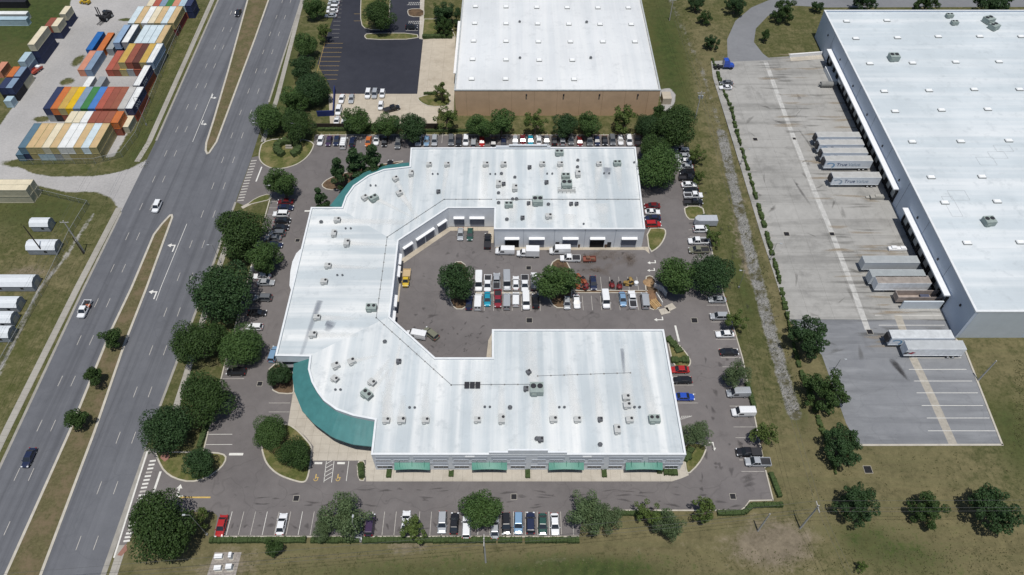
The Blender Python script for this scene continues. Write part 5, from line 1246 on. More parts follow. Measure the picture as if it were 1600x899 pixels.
rtu_row([(670.5, 257, 'm'), (698.5, 257, 'm'), (759, 257, 'm'), (787, 257, 'm'), (827.5, 261, 'd'), (847.5, 256.5, 'm'), (875.5, 256.5, 'm'), (903, 249.5, 'f'), (936, 256, 'm'), (964.5, 255.5, 'b'), (991, 254, 'v')], 'in the back row of the back wing roof')
rtu_row([(501.5, 346, 'f'), (527, 344, 'm'), (522, 365, 't'), (542, 380, 't'), (512.5, 415.5, 'm'), (506.5, 440, 'm'), (495.5, 496, 'm'), (489, 523, 'm')], 'on the side wing roof', 'from the top')
rtu_row([(642.5, 271, 't'), (618, 279.5, 'm', 35), (624, 302, 'm', 30), (570, 309, 'm', 40), (584, 310.5, 'b', 40), (685, 299, 'd')], 'on the upper round corner roof', 'from the top')
rtu_row([(549.5, 565, 'm', 30), (524.5, 571.5, 'm', 30), (523.5, 592, 'm', -35), (581.5, 597.5, 'm', -35), (573.5, 617, 'b', -40)], 'on the lower round corner roof', 'from the top')
rtu_row([(580.5, 481.5, 'b'), (601, 533, 'f'), (623, 564.5, 'd')], 'beside the gas pipe of the inner corner', 'from the top')
rtu_row([(822, 607, 'd'), (838.5, 609.5, 'B'), (797, 636, 'f'), (826, 581, 'd', 30), (978.5, 621, 'm'), (980, 633.5, 'm'), (964.5, 671, 't'), (938, 694, 'f'), (845, 686.5, 'd'), (839, 685, 'f')], 'in the front wing middle', 'from the left')
rtu_row([(874, 239.5, 'b'), (902.5, 260, 'f'), (903, 272, 't'), (884, 276, 'b'), (885.5, 290, 'B', 0), (854, 284.5, 'd'), (804.5, 276, 'f'), (804.5, 294, 't'), (801, 310, 'f'), (807, 310, 'f')], 'on the upper back wing', 'from the top')
rtu_row([(783.5, 270.5, 'f'), (779, 300.5, 'f'), (779, 316, 'f'), (779, 287.5, 't'), (787, 287, 'd'), (792, 342, 'f'), (795, 320.5, 'b')], 'along the back wing left end', 'from the top')
rtu_row([(826, 317, 'd'), (840, 315.5, 'B'), (857, 318.5, 'f'), (892.5, 318, 'd'), (901, 318, 'd'), (857.5, 338, 'm'), (816.5, 340, 'd'), (912, 350, 'v')], 'on the lower back wing', 'from the left')
for i, (x, y, w) in enumerate(((644, 637, 'front wing, first pair from the left'), (761.5, 636, 'front wing, second pair from the left'), (878, 636.5, 'front wing, third pair from the left'), (995.5, 636.5, 'front wing, fourth pair from the left'), (680, 272, 'back wing, first pair from the left'), (770, 272, 'back wing, second pair from the left'),
                            (859, 271.5, 'back wing, third pair from the left'), (948, 271, 'back wing, fourth pair from the left'), (583, 290, 'upper round corner roof'), (544, 357, 'side wing roof, upper pair'), (531, 430, 'side wing roof, lower pair'), (528, 609, 'lower round corner roof'))):
    for s, e in ((-1, 'left'), (1, 'right')): rtus([(x+s*4, y, 'v', 0, f'{e} vent pipe of a pair on the {w}')], HR+.006, '', 'vent pipes in pairs on the horseshoe building', '')
rtus([(1483.5, 25, 'b', 0, 'grey green roof unit, upper of the near pair at the top of the terminal roof'), (1491.5, 36, 'b', 0, 'grey green roof unit, lower of the near pair at the top of the terminal roof'), (1396, 91, 'B', 0, 'huge grey green roof unit in the upper middle of the terminal roof'), (1544, 33, 'B', 20, 'large grey green roof unit, upper of the far right pair on the terminal roof'), (1552.5, 43, 'B', 25, 'large grey green roof unit, lower of the far right pair on the terminal roof'), (1544.5, 347, 'B', 5, 'huge grey green roof unit alone in the lower middle of the terminal roof')], HT-.6, '', 'roof units of the truck terminal', '')
for i, (zx, zy) in enumerate(((48, 132), (467, 135), (50, 358), (493, 358))):
    rtus([(800+zx/4, zy/4, 'f', 0, f'dark exhaust fan on the tan warehouse roof, {("upper left", "upper right", "lower left", "lower right")[i]} of four')], HB-.4, '', 'exhaust fans on the tan warehouse', '')
# dark panels on the front wing roof
for k in range(3):
    c = P(729.5+8.5*k, 601.5, HR+.5); t = empty('solar_panel', (c.x, c.y, HR+.006), 0, f'{("left", "middle", "right")[k]} of three dark panels on the front wing roof', 'panel', 'dark panels on the front wing roof')
    m = MB(); m.box(0, 0, .35, .45, 1.15, 1.7); m.build('panel', BLACK, t); m = MB()
    for s in (-1, 1): m.box(s*.4, 0, 0, .35, .12, 1.4)
    m.build('stand', STEEL, t)
# rack of ducts on the back wing
c = P(885.5, 297, HR+.6); m = MB()
for k in range(5): m.box(-2.4+k*1.2, 0, 0, .8, .12, 1.8)
m.box(0, -.8, .75, .87, 5.4, .12); m.box(0, .8, .75, .87, 5.4, .12); m.box(0, 0, .5, .6, 5.2, .5)
o = m.build('duct_rack', UNIT, loc=(c.x, c.y, HR+.006)); tag(o, 'long metal equipment rack below the huge unit on the back wing roof', 'rack')

# ------------------------------------------------------------------ trees, palms, hedges
LEAF = {'oak': leaf_mat('oak_leaf', (.015, .036, .010), (.066, .118, .030)), 'young': leaf_mat('young_leaf', (.016, .038, .014), (.055, .108, .036)), 'light': leaf_mat('light_leaf', (.045, .080, .018), (.13, .18, .045)), 'pale': leaf_mat('pale_leaf', (.05, .085, .035), (.135, .19, .085)), 'mid': leaf_mat('mid_leaf', (.024, .058, .015), (.095, .165, .045)), 'hedge': leaf_mat('hedge_leaf', (.022, .040, .014), (.065, .095, .030))}
BARK = M('bark', (.13, .10, .075), .9, var=.25, scale=2)
def leaves(name, cs, rs, n, size, mat, parent, seed, up=.35, flat=.85, shell=.72, asp=.6):
    """n leaf-clump faces spread over the lobes (cs centres, rs radii)"""
    g = np.random.default_rng(seed); cs = np.asarray(cs, float); rs = np.asarray(rs, float)
    w = rs**2; i = g.choice(len(rs), n, p=w/w.sum())
    d = g.normal(size=(n, 3)); d /= np.linalg.norm(d, axis=1)[:, None]
    r = rs[i]*(shell+(1.12-shell)*g.random(n)**.7)
    p = cs[i]+d*r[:, None]*np.array([1, 1, flat])
    nr = d*.7+g.normal(size=(n, 3))*.55+np.array([0, 0, up]); nr /= np.linalg.norm(nr, axis=1)[:, None]
    t = np.cross(nr, g.normal(size=(n, 3))); t /= np.linalg.norm(t, axis=1)[:, None]; b = np.cross(nr, t)
    s = size*(.6+.8*g.random(n))[:, None]*.5
    v = np.stack([p-t*s, p+b*s*asp-nr*s*.15, p+t*s, p-b*s*asp-nr*s*.15], 1).reshape(-1, 3)
    me = bpy.data.meshes.new(name); me.vertices.add(n*4); me.vertices.foreach_set('co', v.ravel())
    me.loops.add(n*4); me.loops.foreach_set('vertex_index', np.arange(n*4)); me.polygons.add(n)
    me.polygons.foreach_set('loop_start', np.arange(n)*4); me.polygons.foreach_set('loop_total', np.full(n, 4)); me.update(); me.validate(); me.materials.append(mat)
    o = bpy.data.objects.new(name, me); COL.objects.link(o); return adopt(parent, o) if parent is not None else o
def tree_proto(kind, seed):
    g = random.Random(seed)
    K = {'B': ('oak_tree', 7.0, 6.4, 4.6, 30, (.28, .46), 21000, .43, 'oak', 1.0), 'M': ('oak_tree', 4.5, 5.2, 3.6, 22, (.28, .44), 11000, .37, 'mid', 1.0), 'Y': ('oak_tree', 4.6, 4.5, 3.9, 52, (.11, .24), 9000, .36, 'young', 1.0), 'S': ('small_tree', 2.6, 3.2, 2.2, 16, (.24, .42), 4200, .34, 'oak', 1.0),
         'L': ('thin_tree', 4.0, 5.2, 3.6, 30, (.13, .24), 2600, .42, 'light', .8), 'F': ('elm_tree', 5.0, 5.6, 3.8, 34, (.18, .34), 7000, .36, 'pale', .9), 'C': ('magnolia_tree', 2.7, 5.2, 4.4, 24, (.2, .36), 5000, .38, 'young', 1.0)}[kind]
    nm, Rr, cz, hz, nl, (l0, l1), n, ls, lm, dn = K
    t = empty(nm, (0, 0, 0)); cs, rs = [], []
    ax, ay = g.uniform(.88, 1.05), g.uniform(.88, 1.05)
    for k in range(nl):
        th = g.uniform(0, 2*PI); u = g.uniform(-.75, 1); rr = math.sqrt(max(0, 1-u*u)); lr = Rr*g.uniform(l0, l1); q = g.uniform(.6, 1.12) if k > nl*.25 else g.uniform(.1, .5)
        if kind == 'C': rr *= max(.25, 1-(u+.75)*.5)*1.15
        cs.append((ax*rr*math.cos(th)*(Rr-lr*.7)*q, ay*rr*math.sin(th)*(Rr-lr*.7)*q, cz+u*(hz-lr*.5)*q)); rs.append(lr)
    leaves('crown', cs, rs, n, ls, LEAF[{'B': ('oak', 'mid', 'oak', 'young'), 'M': ('mid', 'young', 'mid'), 'Y': ('young', 'oak', 'young')}.get(kind, (lm,))[seed % (4 if kind == 'B' else 3 if kind in 'MY' else 1)]], t, seed, shell=.6 if kind in 'LF' else .7)
    m = MB(); tr = Rr*.055+.05; lean = (g.uniform(-.2, .2), g.uniform(-.2, .2)); top = Vector((lean[0], lean[1], cz-hz*.45))
    m.tube((0, 0, -.1), (0, 0, .35), tr*1.6, tr*1.05, 10); m.tube((0, 0, .3), top, tr*1.05, tr*.75, 10)
    for k in sorted(range(nl), key=lambda i: -rs[i])[:9 if kind != 'L' else 20]:
        c = Vector(cs[k]); mid = top.lerp(c, .5)+Vector((0, 0, -.2*abs(c.z-top.z)*.3)); m.tube(top, mid, tr*.5, tr*.34, 6); m.tube(mid, c, tr*.34, tr*.12, 6)
    m.build('trunk', BARK, t); return t, Rr, cz
TP = {}
for kd, vs in (('B', 4), ('M', 3), ('Y', 3), ('S', 2), ('L', 3), ('F', 2), ('C', 2)):
    TP[kd] = []
    for i in range(vs): t, Rr, cz = tree_proto(kd, 40+ord(kd)*7+i); TP[kd].append((Proto(t), Rr, cz))
TN = {}
def tree(px, py, dpx, kind, label, group=None, hs=1.0):
    L_ = TP[kind]; k = TN[kind] = TN.get(kind, -1)+1; pr, Rr, cz = L_[k % len(L_)]
    dpx *= .94; s = dpx/PPM(py)/2/Rr
    for _ in range(3): c = P(px, py, cz*s*hs); s = dpx/(FPX/((CAMH-c.z)*_s+c.y*_c))/2/Rr
    pr.put((c.x, c.y, 0), rnd.uniform(0, 6.28), (s*rnd.uniform(.93, 1.07), s*rnd.uniform(.93, 1.07), s*hs*rnd.uniform(.94, 1.1)), clip(label), group)['category'] = 'tree'
FR = 'trees along the left frontage'; BK = 'trees along the back parking row'; FT = 'trees along the front hedge'; RT_ = 'trees beside the truck yard'; MD = 'small trees in the highway median'
for a in ((374, 360, 98, 'B', 'big dark oak spreading over the upper half of the left parking row', FR), (413, 401, 58, 'M', 'full green tree between the two big oaks over the left parking row', FR), (349, 455, 118, 'B', 'widest dark oak on the left frontage, halfway down the side wing', FR), (310, 536, 86, 'B', 'round dark oak leaning over the highway edge', FR), (374, 541, 78, 'B', 'dark oak beside the round one, shading a white hatchback', FR),
          (324, 622, 98, 'B', 'broad rounded oak above the lower left entrance', FR), (262, 668, 92, 'B', 'dark oak at the highway edge above the lower left entrance', FR), (311, 725, 53, 'M', 'small round tree on the lower left entrance island', FR), (255, 823, 118, 'B', 'huge dark oak at the lower left corner beside the zebra crossing', FR), (313, 812, 40, 'L', 'light green sapling against the huge lower left oak', FR),
          (441, 286, 56, 'M', 'mid green tree at the upper left entrance, above the left parking row', FR), (420, 184, 58, 'B', 'dark oak beside the highway at the upper left entrance', FR), (466, 196, 58, 'B', 'dark oak right of the entrance lawn clipped hedge', FR), (488, 140, 60, 'B', 'dark oak beside the navy enclosure of the back lot', FR), (462, 152, 46, 'M', 'mid green tree left of the navy enclosure oak', FR),
          (474, 104, 46, 'M', 'green roadside tree level with the yellow stalls of the fresh lot', FR), (476, 70, 40, 'M', 'green roadside tree at the top of the yellow stalls', FR), (492, 12, 36, 'M', 'green roadside tree at the top edge of the picture', FR), (507, 48, 32, 'L', 'scrubby grey green tree on a mulch bed by the fresh lot', FR), (591, 24, 56, 'B', 'broad dark oak on the island of the fresh black lot'),
          (438, 587, 40, 'M', 'small tree at the lower left building corner', FR), (420, 676, 62, 'B', 'dark oak on the round corner island, upper of two', FR), (459, 709, 60, 'B', 'dark oak on the round corner island, lower of two', FR), (530, 271, 36, 'C', 'left of three pointed trees beside the upper teal canopy'), (557, 257, 44, 'C', 'middle of three pointed trees beside the upper teal canopy'), (584, 252, 42, 'C', 'right of three pointed trees beside the upper teal canopy'),
          (500, 311, 28, 'C', 'small pointed tree at the foot of the upper teal canopy'), (555, 189, 48, 'M', 'green tree by the dark fence, leftmost in the back row', BK), (603, 198, 46, 'M', 'green tree right of the leftmost one in the back row', BK), (643, 200, 52, 'M', 'full green tree left of the white pickup in the back row', BK), (697, 183, 46, 'L', 'light speckled tree below the back lot concrete drive', BK), (751, 196, 48, 'M', 'left of a pair of full green trees below the tan wall', BK),
          (783, 194, 48, 'M', 'right of a pair of full green trees below the tan wall', BK), (836, 191, 42, 'L', 'sparse yellow green tree below the tan wall', BK), (883, 196, 46, 'M', 'left of two touching round trees below the tan wall', BK), (921, 194, 46, 'M', 'right of two touching round trees below the tan wall', BK), (977, 182, 52, 'L', 'tall light green tree at the right end of the tan wall', BK), (1014, 196, 50, 'B', 'dark oak right of the tall light tree', BK),
          (1056, 200, 78, 'B', 'massive dark oak at the upper right corner of the lot', BK), (1028, 178, 30, 'S', 'small dark tree behind the corner oaks', BK), (690, 141, 34, 'L', 'spiky light tree beside the tan warehouse loading apron'), (1026, 262, 80, 'B', 'big dark oak against the right side of the back wing'), (1024, 235, 60, 'B', 'dark oak just above the big one beside the back wing'), (1088, 243, 32, 'L', 'thin yellowish tree on the ditch bank by the right outer row'),
          (1094, 275, 26, 'L', 'small scrubby tree on the ditch bank below the yellowish one'), (1053, 431, 66, 'M', 'bright round oak at the right end of the courtyard'), (1112, 427, 78, 'B', 'dark oak right of the bright one at the courtyard end'), (1117, 371, 34, 'L', 'ragged small tree beside the white pickup of the right outer row'), (1149, 501, 40, 'L', 'small tree over the right outer row below the dark oak'), (1151, 587, 52, 'F', 'feathery green tree above the silver van on the right'), (1092, 678, 52, 'F', 'grey green tree at the lower right building corner'),
          (1197, 679, 50, 'L', 'ragged dark tree above the black pickup in the lower right'), (714, 441, 68, 'M', 'left of two bright oaks on courtyard islands'), (871, 437, 72, 'M', 'right of two bright oaks on courtyard islands'), (540, 805, 84, 'F', 'broad pale feathery elm in the front hedge row', FT), (507, 826, 42, 'F', 'small pale tree touching the broad elm in the front row', FT), (646, 828, 50, 'L', 'thin bare limbed tree in the front hedge row', FT), (749, 799, 70, 'M', 'bright full round tree in the middle of the front row', FT),
          (427, 856, 32, 'S', 'small dark tree on the grass below the front hedge', FT), (915, 801, 72, 'F', 'broad olive tree at the right end of the front stalls', FT), (951, 811, 52, 'F', 'olive tree merging with the broad one right of the front stalls', FT), (1012, 803, 48, 'L', 'thin light tree with bare branches right of the front stalls', FT), (1046, 820, 58, 'F', 'drooping grey green tree below the thin branched pair', FT), (1099, 796, 50, 'L', 'bare branched light tree nearest the lower right corner', FT),
          (1265, 526, 70, 'Y', 'dark spiky oak, topmost of the row left of the trailer stalls', RT_), (1290, 611, 72, 'Y', 'dark spiky oak, second from the top left of the trailer stalls', RT_), (1319, 696, 72, 'Y', 'dark spiky oak at the lower left corner of the trailer stalls', RT_), (1338, 787, 72, 'Y', 'dark spiky oak, left of three on the lower right grass', RT_), (1449, 794, 64, 'Y', 'dark spiky oak, middle of three on the lower right grass', RT_), (1553, 794, 82, 'Y', 'dark spiky oak, right of three on the lower right grass', RT_), (1346, 886, 22, 'L', 'tiny scrub tree on the bottom grass', RT_),
          (1113, 66, 26, 'Y', 'small tree by the loop road, lower of the left group', RT_), (1102, 26, 26, 'Y', 'small tree by the loop road, middle of the left group', RT_), (1088, 6, 28, 'Y', 'small tree at the top edge, left of the loop road', RT_), (1150, 6, 36, 'Y', 'dark tree at the top edge inside the loop road bend', RT_), (1224, 15, 42, 'Y', 'dark pointed tree left of the terminal roof corner', RT_), (1196, 55, 20, 'S', 'small round shrub tree on the loop road lawn', RT_), (1277, 9, 22, 'Y', 'small dark tree at the terminal roof corner', RT_),
          (1350, 3, 40, 'Y', 'dark tree behind the terminal roof, leftmost of three', RT_), (1449, 3, 42, 'Y', 'dark tree behind the terminal roof, middle of three', RT_), (1552, 5, 56, 'Y', 'dark tree behind the terminal roof, rightmost of three', RT_), (174, 529, 36, 'S', 'round tree in the median, uppermost of three', MD), (146, 590, 38, 'S', 'round tree in the median, middle of three', MD), (122, 655, 42, 'S', 'round tree in the median, lowest of three', MD),
          (700, 24, 44, 'Y', 'dark tree beside the tan warehouse at the top of the drive'), (684, 18, 26, 'L', 'light shrubby tree on the lawn by the fresh lot hatching'), (694, 42, 30, 'Y', 'dark tree on the small lawn above the loading apron')): tree(*a[:6] if len(a) > 5 else a)
def hedge(pts, w, h, label, mat='hedge', dens=26, group='clipped hedges', name='hedge', closed=False, lump=.12, cat='hedge', px=True):
    P2 = [P(*q) for q in pts] if px else [Vector((*q, 0)) for q in pts]
    t = empty(name, (P2[0].x, P2[0].y, 0), 0, label, cat, group); o = P2[0]; g = random.Random(len(label)*31+int(P2[0].x)); m = MB(); cs = []
    for a, b in zip(P2[:-1], P2[1:]):
        d = (b-a); L = d.length; d.normalize(); n = Vector((-d.y, d.x, 0)); k = max(1, int(L/.8))
        for i in range(k):
            c = a.lerp(b, (i+.5)/k)-o; hh = h*g.uniform(1-lump, 1+lump); ww = w*g.uniform(1-lump, 1+lump)
            m.box(c.x, c.y, 0, hh*.9, L/k*1.02, ww*.86, math.atan2(d.y, d.x), top=.93); cs.append((c.x, c.y, hh, ww, L/k, d.x, d.y))
    m.build('stem_core', M('hedge_core', (.045, .07, .022), .9, var=.2), t)
    rg = np.random.default_rng(5+len(cs)); N = int(sum(c[4] for c in cs)*dens*max(1, w)); ii = rg.integers(0, len(cs), N); A = np.array(cs)[ii]
    u = rg.uniform(-.5, .5, N)*A[:, 4]; v = rg.uniform(-.5, .5, N)*A[:, 3]; side = rg.random(N) < .4; z = np.where(side, rg.uniform(.1, 1, N), 1.0)*A[:, 2]; v = np.where(side, np.sign(v)*A[:, 3]*.47, v)
    p = np.stack([A[:, 0]+u*A[:, 5]-v*A[:, 6], A[:, 1]+u*A[:, 6]+v*A[:, 5], z*.95+rg.normal(size=N)*.05], -1)
    f = leaves('foliage', p, np.full(N, .06), N, .26, LEAF[mat], t, 3)
    return t
HG = 'clipped hedges along the front parking row'
for x0, x1, nm in ((329, 479, 'leftmost'), (486, 562, 'second from the left'), (567, 775, 'longest'), (820, 905, 'rightmost')): hedge([(x0, 845.5), (x1, 845)], 1.3, 1.0, f'low clipped hedge along the front stalls, {nm} of four', group=HG)
hedge([(778, 845), (816, 845)], 1.2, .9, 'short clipped hedge piece right of the longest front hedge', group=HG)
hedge([(1120, 803), (1163, 802), (1174, 791), (1222, 790)], 1.2, 1.0, 'clipped hedge bending round the lower right lot corner', group=HG); hedge([(1203, 740), (1218, 778)], 1.2, 1.1, 'short clipped hedge on the right edge by the lower right corner', group=HG)
hedge([(965, 803), (1040, 804)], 1.1, .9, 'clipped hedge under the thin branched trees', group=HG)
hedge([(497, 204), (540, 204), (600, 204)], 1.2, 1.1, 'clipped hedge below the dark fence behind the back row'); hedge([(640, 206), (790, 205)], 1.0, .9, 'clipped hedge behind the back row below the tan wall')
hedge([(1042, 529), (1058, 545), (1062, 552)], 1.8, .9, 'dense shrub bed at the inner right corner of the front wing', lump=.3); hedge([(1048, 564), (1076, 564)], 1.8, .9, 'low shrub strip above the red sedan on the right', lump=.25)
hedge([(1099, 338), (1108, 372)], 1.1, 1.2, 'upright hedge behind the small right lawn island'); hedge([(1166, 600), (1178, 640)], 1.2, 1.1, 'hedge behind the silver and white vans on the right'); hedge([(1036, 737.5), (1058, 737)], 2.2, .9, 'low dark shrub bed at the right end of the facade')
hedge([(1026, 736), (1034, 736)], 1.9, 1.5, 'rounded shrub at the left of the facade shrub bed'); hedge([(1070, 722), (1080, 700)], 1.8, .9, 'shrub bed against the lower right building corner', lump=.3)
hedge([(565, 728), (566, 748)], 1.7, 1.9, 'tall clipped shrub left of the front facade'); hedge([(312, 700), (330, 650)], 1.3, 1.0, 'hedge strip beside the lower left parking stalls'); hedge([(660, 59), (707, 59)], 1.8, 1.2, 'square hedge at the top of the loading apron'); hedge([(662, 148), (684, 148)], 1.0, 1.0, 'small hedge below the loading apron')
# clipped ring hedge round the entrance sign
t_pts = [P(450+17*math.cos(a), 234+11*math.sin(a)) for a in [PI*.62+i*PI*1.76/12 for i in range(13)]]
hedge([(p.x, p.y) for p in t_pts], 2.6, 1.6, 'thick clipped horseshoe hedge on the upper left entrance lawn', px=False, dens=20)
c = P(452, 232); t = empty('entrance_sign', (c.x, c.y, 0), 0, 'small pale stone entrance sign inside the horseshoe hedge', 'sign'); m = MB(); m.box(0, 0, 0, .4, 2.2, .7); m.build('base', KERB, t); m = MB(); m.box(0, 0, .4, 1.3, 1.9, .35); m.build('panel', WALK, t)
# planters by the facade
for x, nm in ((608, 'leftmost'), (705, 'second from the left'), (824.5, 'third from the left'), (944, 'rightmost')):
    hedge([(x-4, 741), (x+4, 741)], 1.9, .55, f'square brown shrub planter at the foot of the facade, {nm} of four', group='square planters by the facade', name='planter', cat='planter', lump=.3)
# ragged hedge row between the ditch and the truck yard: bushes
bl = [(1142, 170), (1150, 205), (1158, 232), (1170, 272), (1183, 318), (1196, 362), (1208, 405), (1220, 450), (1228, 490), (1238, 535), (1250, 580), (1262, 610), (1276, 650), (1290, 690), (1300, 720), (1306, 745)]
bl += [(1100, 20), (1112, 92), (1120, 112), (1128, 138)]
bl.sort(key=lambda q: q[1])
HN = ORD+['thirteenth', 'fourteenth', 'fifteenth', 'sixteenth', 'seventeenth', 'eighteenth', 'nineteenth', 'twentieth']
for i, (a, b) in enumerate(zip(bl[:-1], bl[1:])):
    if b[1]-a[1] < 60: hedge([(a[0]+.3, a[1]+.5), ((a[0]*.12+b[0]*.88), (a[1]*.12+b[1]*.88))], 1.0, .8, f'ragged green hedge piece beside the truck yard, {HN[i]} from the top', group='ragged hedge pieces beside the truck yard', lump=.6, mat='light', dens=34)

# ------------------------------------------------------------------ poles, lamps, wires
def rise(base, top):
    """height of an upright at ground pixel base whose tip shows at pixel row top[1]"""
    b = P(*base); lo, hi = 0.0, 40.0
    for _ in range(40):
        m_ = (lo+hi)/2; zc = b.y*_c-(m_-CAMH)*_s; yc = -b.y*_s-(m_-CAMH)*_c
        if 449.5+FPX*yc/zc > top[1]: lo = m_
        else: hi = m_
    return b, lo
CONC = M('concrete_pole', (.42, .41, .39), .85, var=.08); LPOLE = M('lamp_pole', (.22, .225, .22), .6, var=.08); WOOD = M('dark_wood_pole', (.055, .045, .038), .9, var=.2)
def light_pole(base, top, label, arms=1, rz=0, h=None):
    b, hh = rise(base, top); h = h or min(max(hh, 6), 11); t = empty('light_pole', (b.x, b.y, 0), rz, label, 'street lamp', 'light poles')
    m = MB(); m.tube((0, 0, 0), (0, 0, .6), .25, .25, 10); m.tube((0, 0, .6), (0, 0, h), .075, .05, 8); m.build('pole', LPOLE, t)
    for s in ((1,), (1, -1))[arms-1]:
        m = MB(); m.tube((0, 0, h-.05), (s*1.0, 0, h+.05), .045, n=6); m.build('arm', LPOLE, t)
        m = MB(); m.box(s*1.2, 0, h-.04, h+.1, .6, .32); m.build('lamp_head', STEEL, t)
    return t
for b, tp, lab, n, rz in (((412, 222), (400, 192), 'tall light pole at the upper left entrance lawn', 1, PI), ((470, 222), (463, 193), 'light pole against the dark oak behind the clipped horseshoe hedge', 1, PI), ((424, 318), (416, 290), 'light pole beside the walkway at the upper left parking row', 1, 0), ((324, 836), (304, 805), 'light pole beside the huge lower left oak', 1, PI), ((345, 411), (335, 383), 'light pole at the highway edge between two big oaks', 1, PI),
                      ((564, 847), (555, 816), 'light pole in front of the broad pale elm', 1, PI/2), ((714, 452), (714, 424), 'double headed lamp inside the left courtyard oak', 2, 0), ((867, 450), (863, 425), 'double headed lamp inside the right courtyard oak', 2, 0), ((1157, 257), (1165, 233), 'light pole at the left edge of the truck yard, upper', 1, 0), ((1203, 406), (1215, 381), 'light pole at the left edge of the truck yard, lower', 1, 0),
                      ((1300, 583), (1311, 566), 'light pole behind the second spiky oak by the trailer stalls', 1, 0), ((1154, 450), (1163, 423), 'light pole on the ditch bank by the courtyard exit', 1, PI), ((229, 196), (205, 147), 'tall light pole beside the container yard fence', 1, 0), ((818, 900), (817, 866), 'light pole on the bottom grass below the front hedge gap', 1, 0)):
    if lab.startswith('light pole on the bottom'): continue
    light_pole(b, tp, lab, n, rz)
def utility_pole(base, top, label, mat, arm=True, armrot=0, r=.16):
    b, h = rise(base, top); t = empty('utility_pole', (b.x, b.y, 0), armrot, label, 'utility pole', 'utility poles')
    m = MB(); m.tube((0, 0, -.1), (0, 0, h), r*1.25, r*.8, 10); m.build('pole', mat, t)
    if arm:
        m = MB(); m.box(0, 0, h-.75, h-.6, 2.4, .14); m.build('crossarm', mat, t)
        for x in (-1.1, -.4, 1.1): m = MB(); m.tube((x, 0, h-.6), (x, 0, h-.35), .06, .04, 6); m.build('insulator', WHITE, t)
    return b, h
U1 = utility_pole((1250, 826), (1280, 790), 'concrete utility pole with crossarm at the lower right of the lot', CONC, armrot=PI/2); U2 = utility_pole((1184, 830), (1204, 803), 'concrete utility pole left of the crossarm one, near the hedge corner', CONC, False)
U3 = utility_pole((759, 879), (759, 842), 'concrete utility pole on the grass below the middle of the front hedge', CONC, armrot=PI/2); U4 = utility_pole((132, 394), (102, 345), 'tall concrete utility pole between sidewalk and fence on the left', CONC)
utility_pole((131, 397), (111, 371), 'short dark pole leaning company to the tall concrete one on the left', WOOD, False); utility_pole((70, 398), (36, 353), 'dark wooden pole in front of the silver barn shed', WOOD, False); U5 = utility_pole((1086, 186), (1096, 143), 'utility pole with transformers on the ditch bank beside the corner oaks', CONC)
utility_pole((1528, 595), (1557, 564), 'leaning bare concrete pole on the right grass beyond the trailer stalls', CONC, False); utility_pole((1046, 32), (1052, -2), 'utility pole on the ditch bank at the top edge', CONC)
for dx, nm in ((-.5, 'left'), (.5, 'right')):
    m = MB(); m.tube((0, 0, 0), (0, 0, 1.1), .32, n=12); m.tube((0, 0, 1.1), (0, 0, 1.25), .1, n=8); o = m.build('transformer', STEEL, loc=(U5[0].x+dx, U5[0].y-.35, U5[1]-2.4)); tag(o, f'grey transformer can on the ditch bank utility pole, {nm} one', 'transformer', 'transformer cans')
WIRE = M('power_cable', (.10, .10, .10), .6, var=0)
def wire(a, b, label, sag=.8, r=.022):
    m = MB(); a = Vector(a); b = Vector(b); p = None; n = 14
    for k in range(n+1):
        t = k/n; q = a.lerp(b, t); q.z -= sag*4*t*(1-t)
        if p is not None: m.tube(p, q, r, n=4, cap=False)
        p = q
    o = m.build('power_line', WIRE); tag(o, label, 'cable', 'overhead power lines')
def top(u, dx=0, dy=0, dz=-.3): return (u[0].x+dx, u[0].y+dy, u[1]+dz)
for i, d in enumerate((-1.1, -.4, 1.1)):
    nm = ('nearest', 'middle', 'farthest')[i]
    wire(top(U3, 0, d), top(U1, 0, d), f'{nm} of three cables along the bottom grass between the utility poles')
    wire(top(U1, 0, d), (190, U1[0].y+1.5+d, 11.5), f'{nm} of three cables running off to the right over the spiky oaks')
    wire((-150, U3[0].y-11+d, 11), top(U3, 0, d), f'{nm} of three cables running off to the left over the bottom grass')
    wire((U4[0].x+d, 20, 12), top(U4, d), f'cable above the left sidewalk toward the bottom, {nm[:3] if 0 else nm} one'); wire(top(U4, d), (U4[0].x+d-1, 300, 12), f'cable above the left verge toward the top, {nm} one')
for d, nm in ((-.5, 'left'), (.5, 'right')):
    wire(top(U1, d), (U1[0].x+8+d, 20, 11), f'{nm} of two cables dropping to the bottom edge from the crossarm pole'); wire(top(U5, d), top(U1, d), f'{nm} of two long cables along the ditch bank'); wire(top(U5, d), (U5[0].x-4+d, 300, 12), f'{nm} of two cables on the ditch bank toward the top')
# ------------------------------------------------------------------ fences and walls
CHAIN = Mat('chain_link', .6, .3); CHAIN.col((.10, .13, .10)); CHAIN.b.inputs['Alpha'].default_value = .30; CHAIN = CHAIN.mat
def chain_fence(pts, h, label, step=3.0):
    p = [P(*q) for q in pts]; t = empty('chain_link_fence', (p[0].x, p[0].y, 0), 0, label, 'fence'); o = p[0]; mp = MB(); mr = MB()
    for a, b in zip(p[:-1], p[1:]):
        a = a-o; b = b-o; mp.add([a, b, b+Vector((0, 0, h)), a+Vector((0, 0, h))], [(0, 1, 2, 3)]); mr.tube(a+Vector((0, 0, h)), b+Vector((0, 0, h)), .035, n=5)
        n = max(1, int((b-a).length/step))
        for k in range(n):
            q = a.lerp(b, k/n); m = MB(); m.tube(q, q+Vector((0, 0, h+.1)), .045, n=5); m.build('post', STEEL, t)
    mp.build('mesh_panel', CHAIN, t); mr.build('top_rail', STEEL, t)
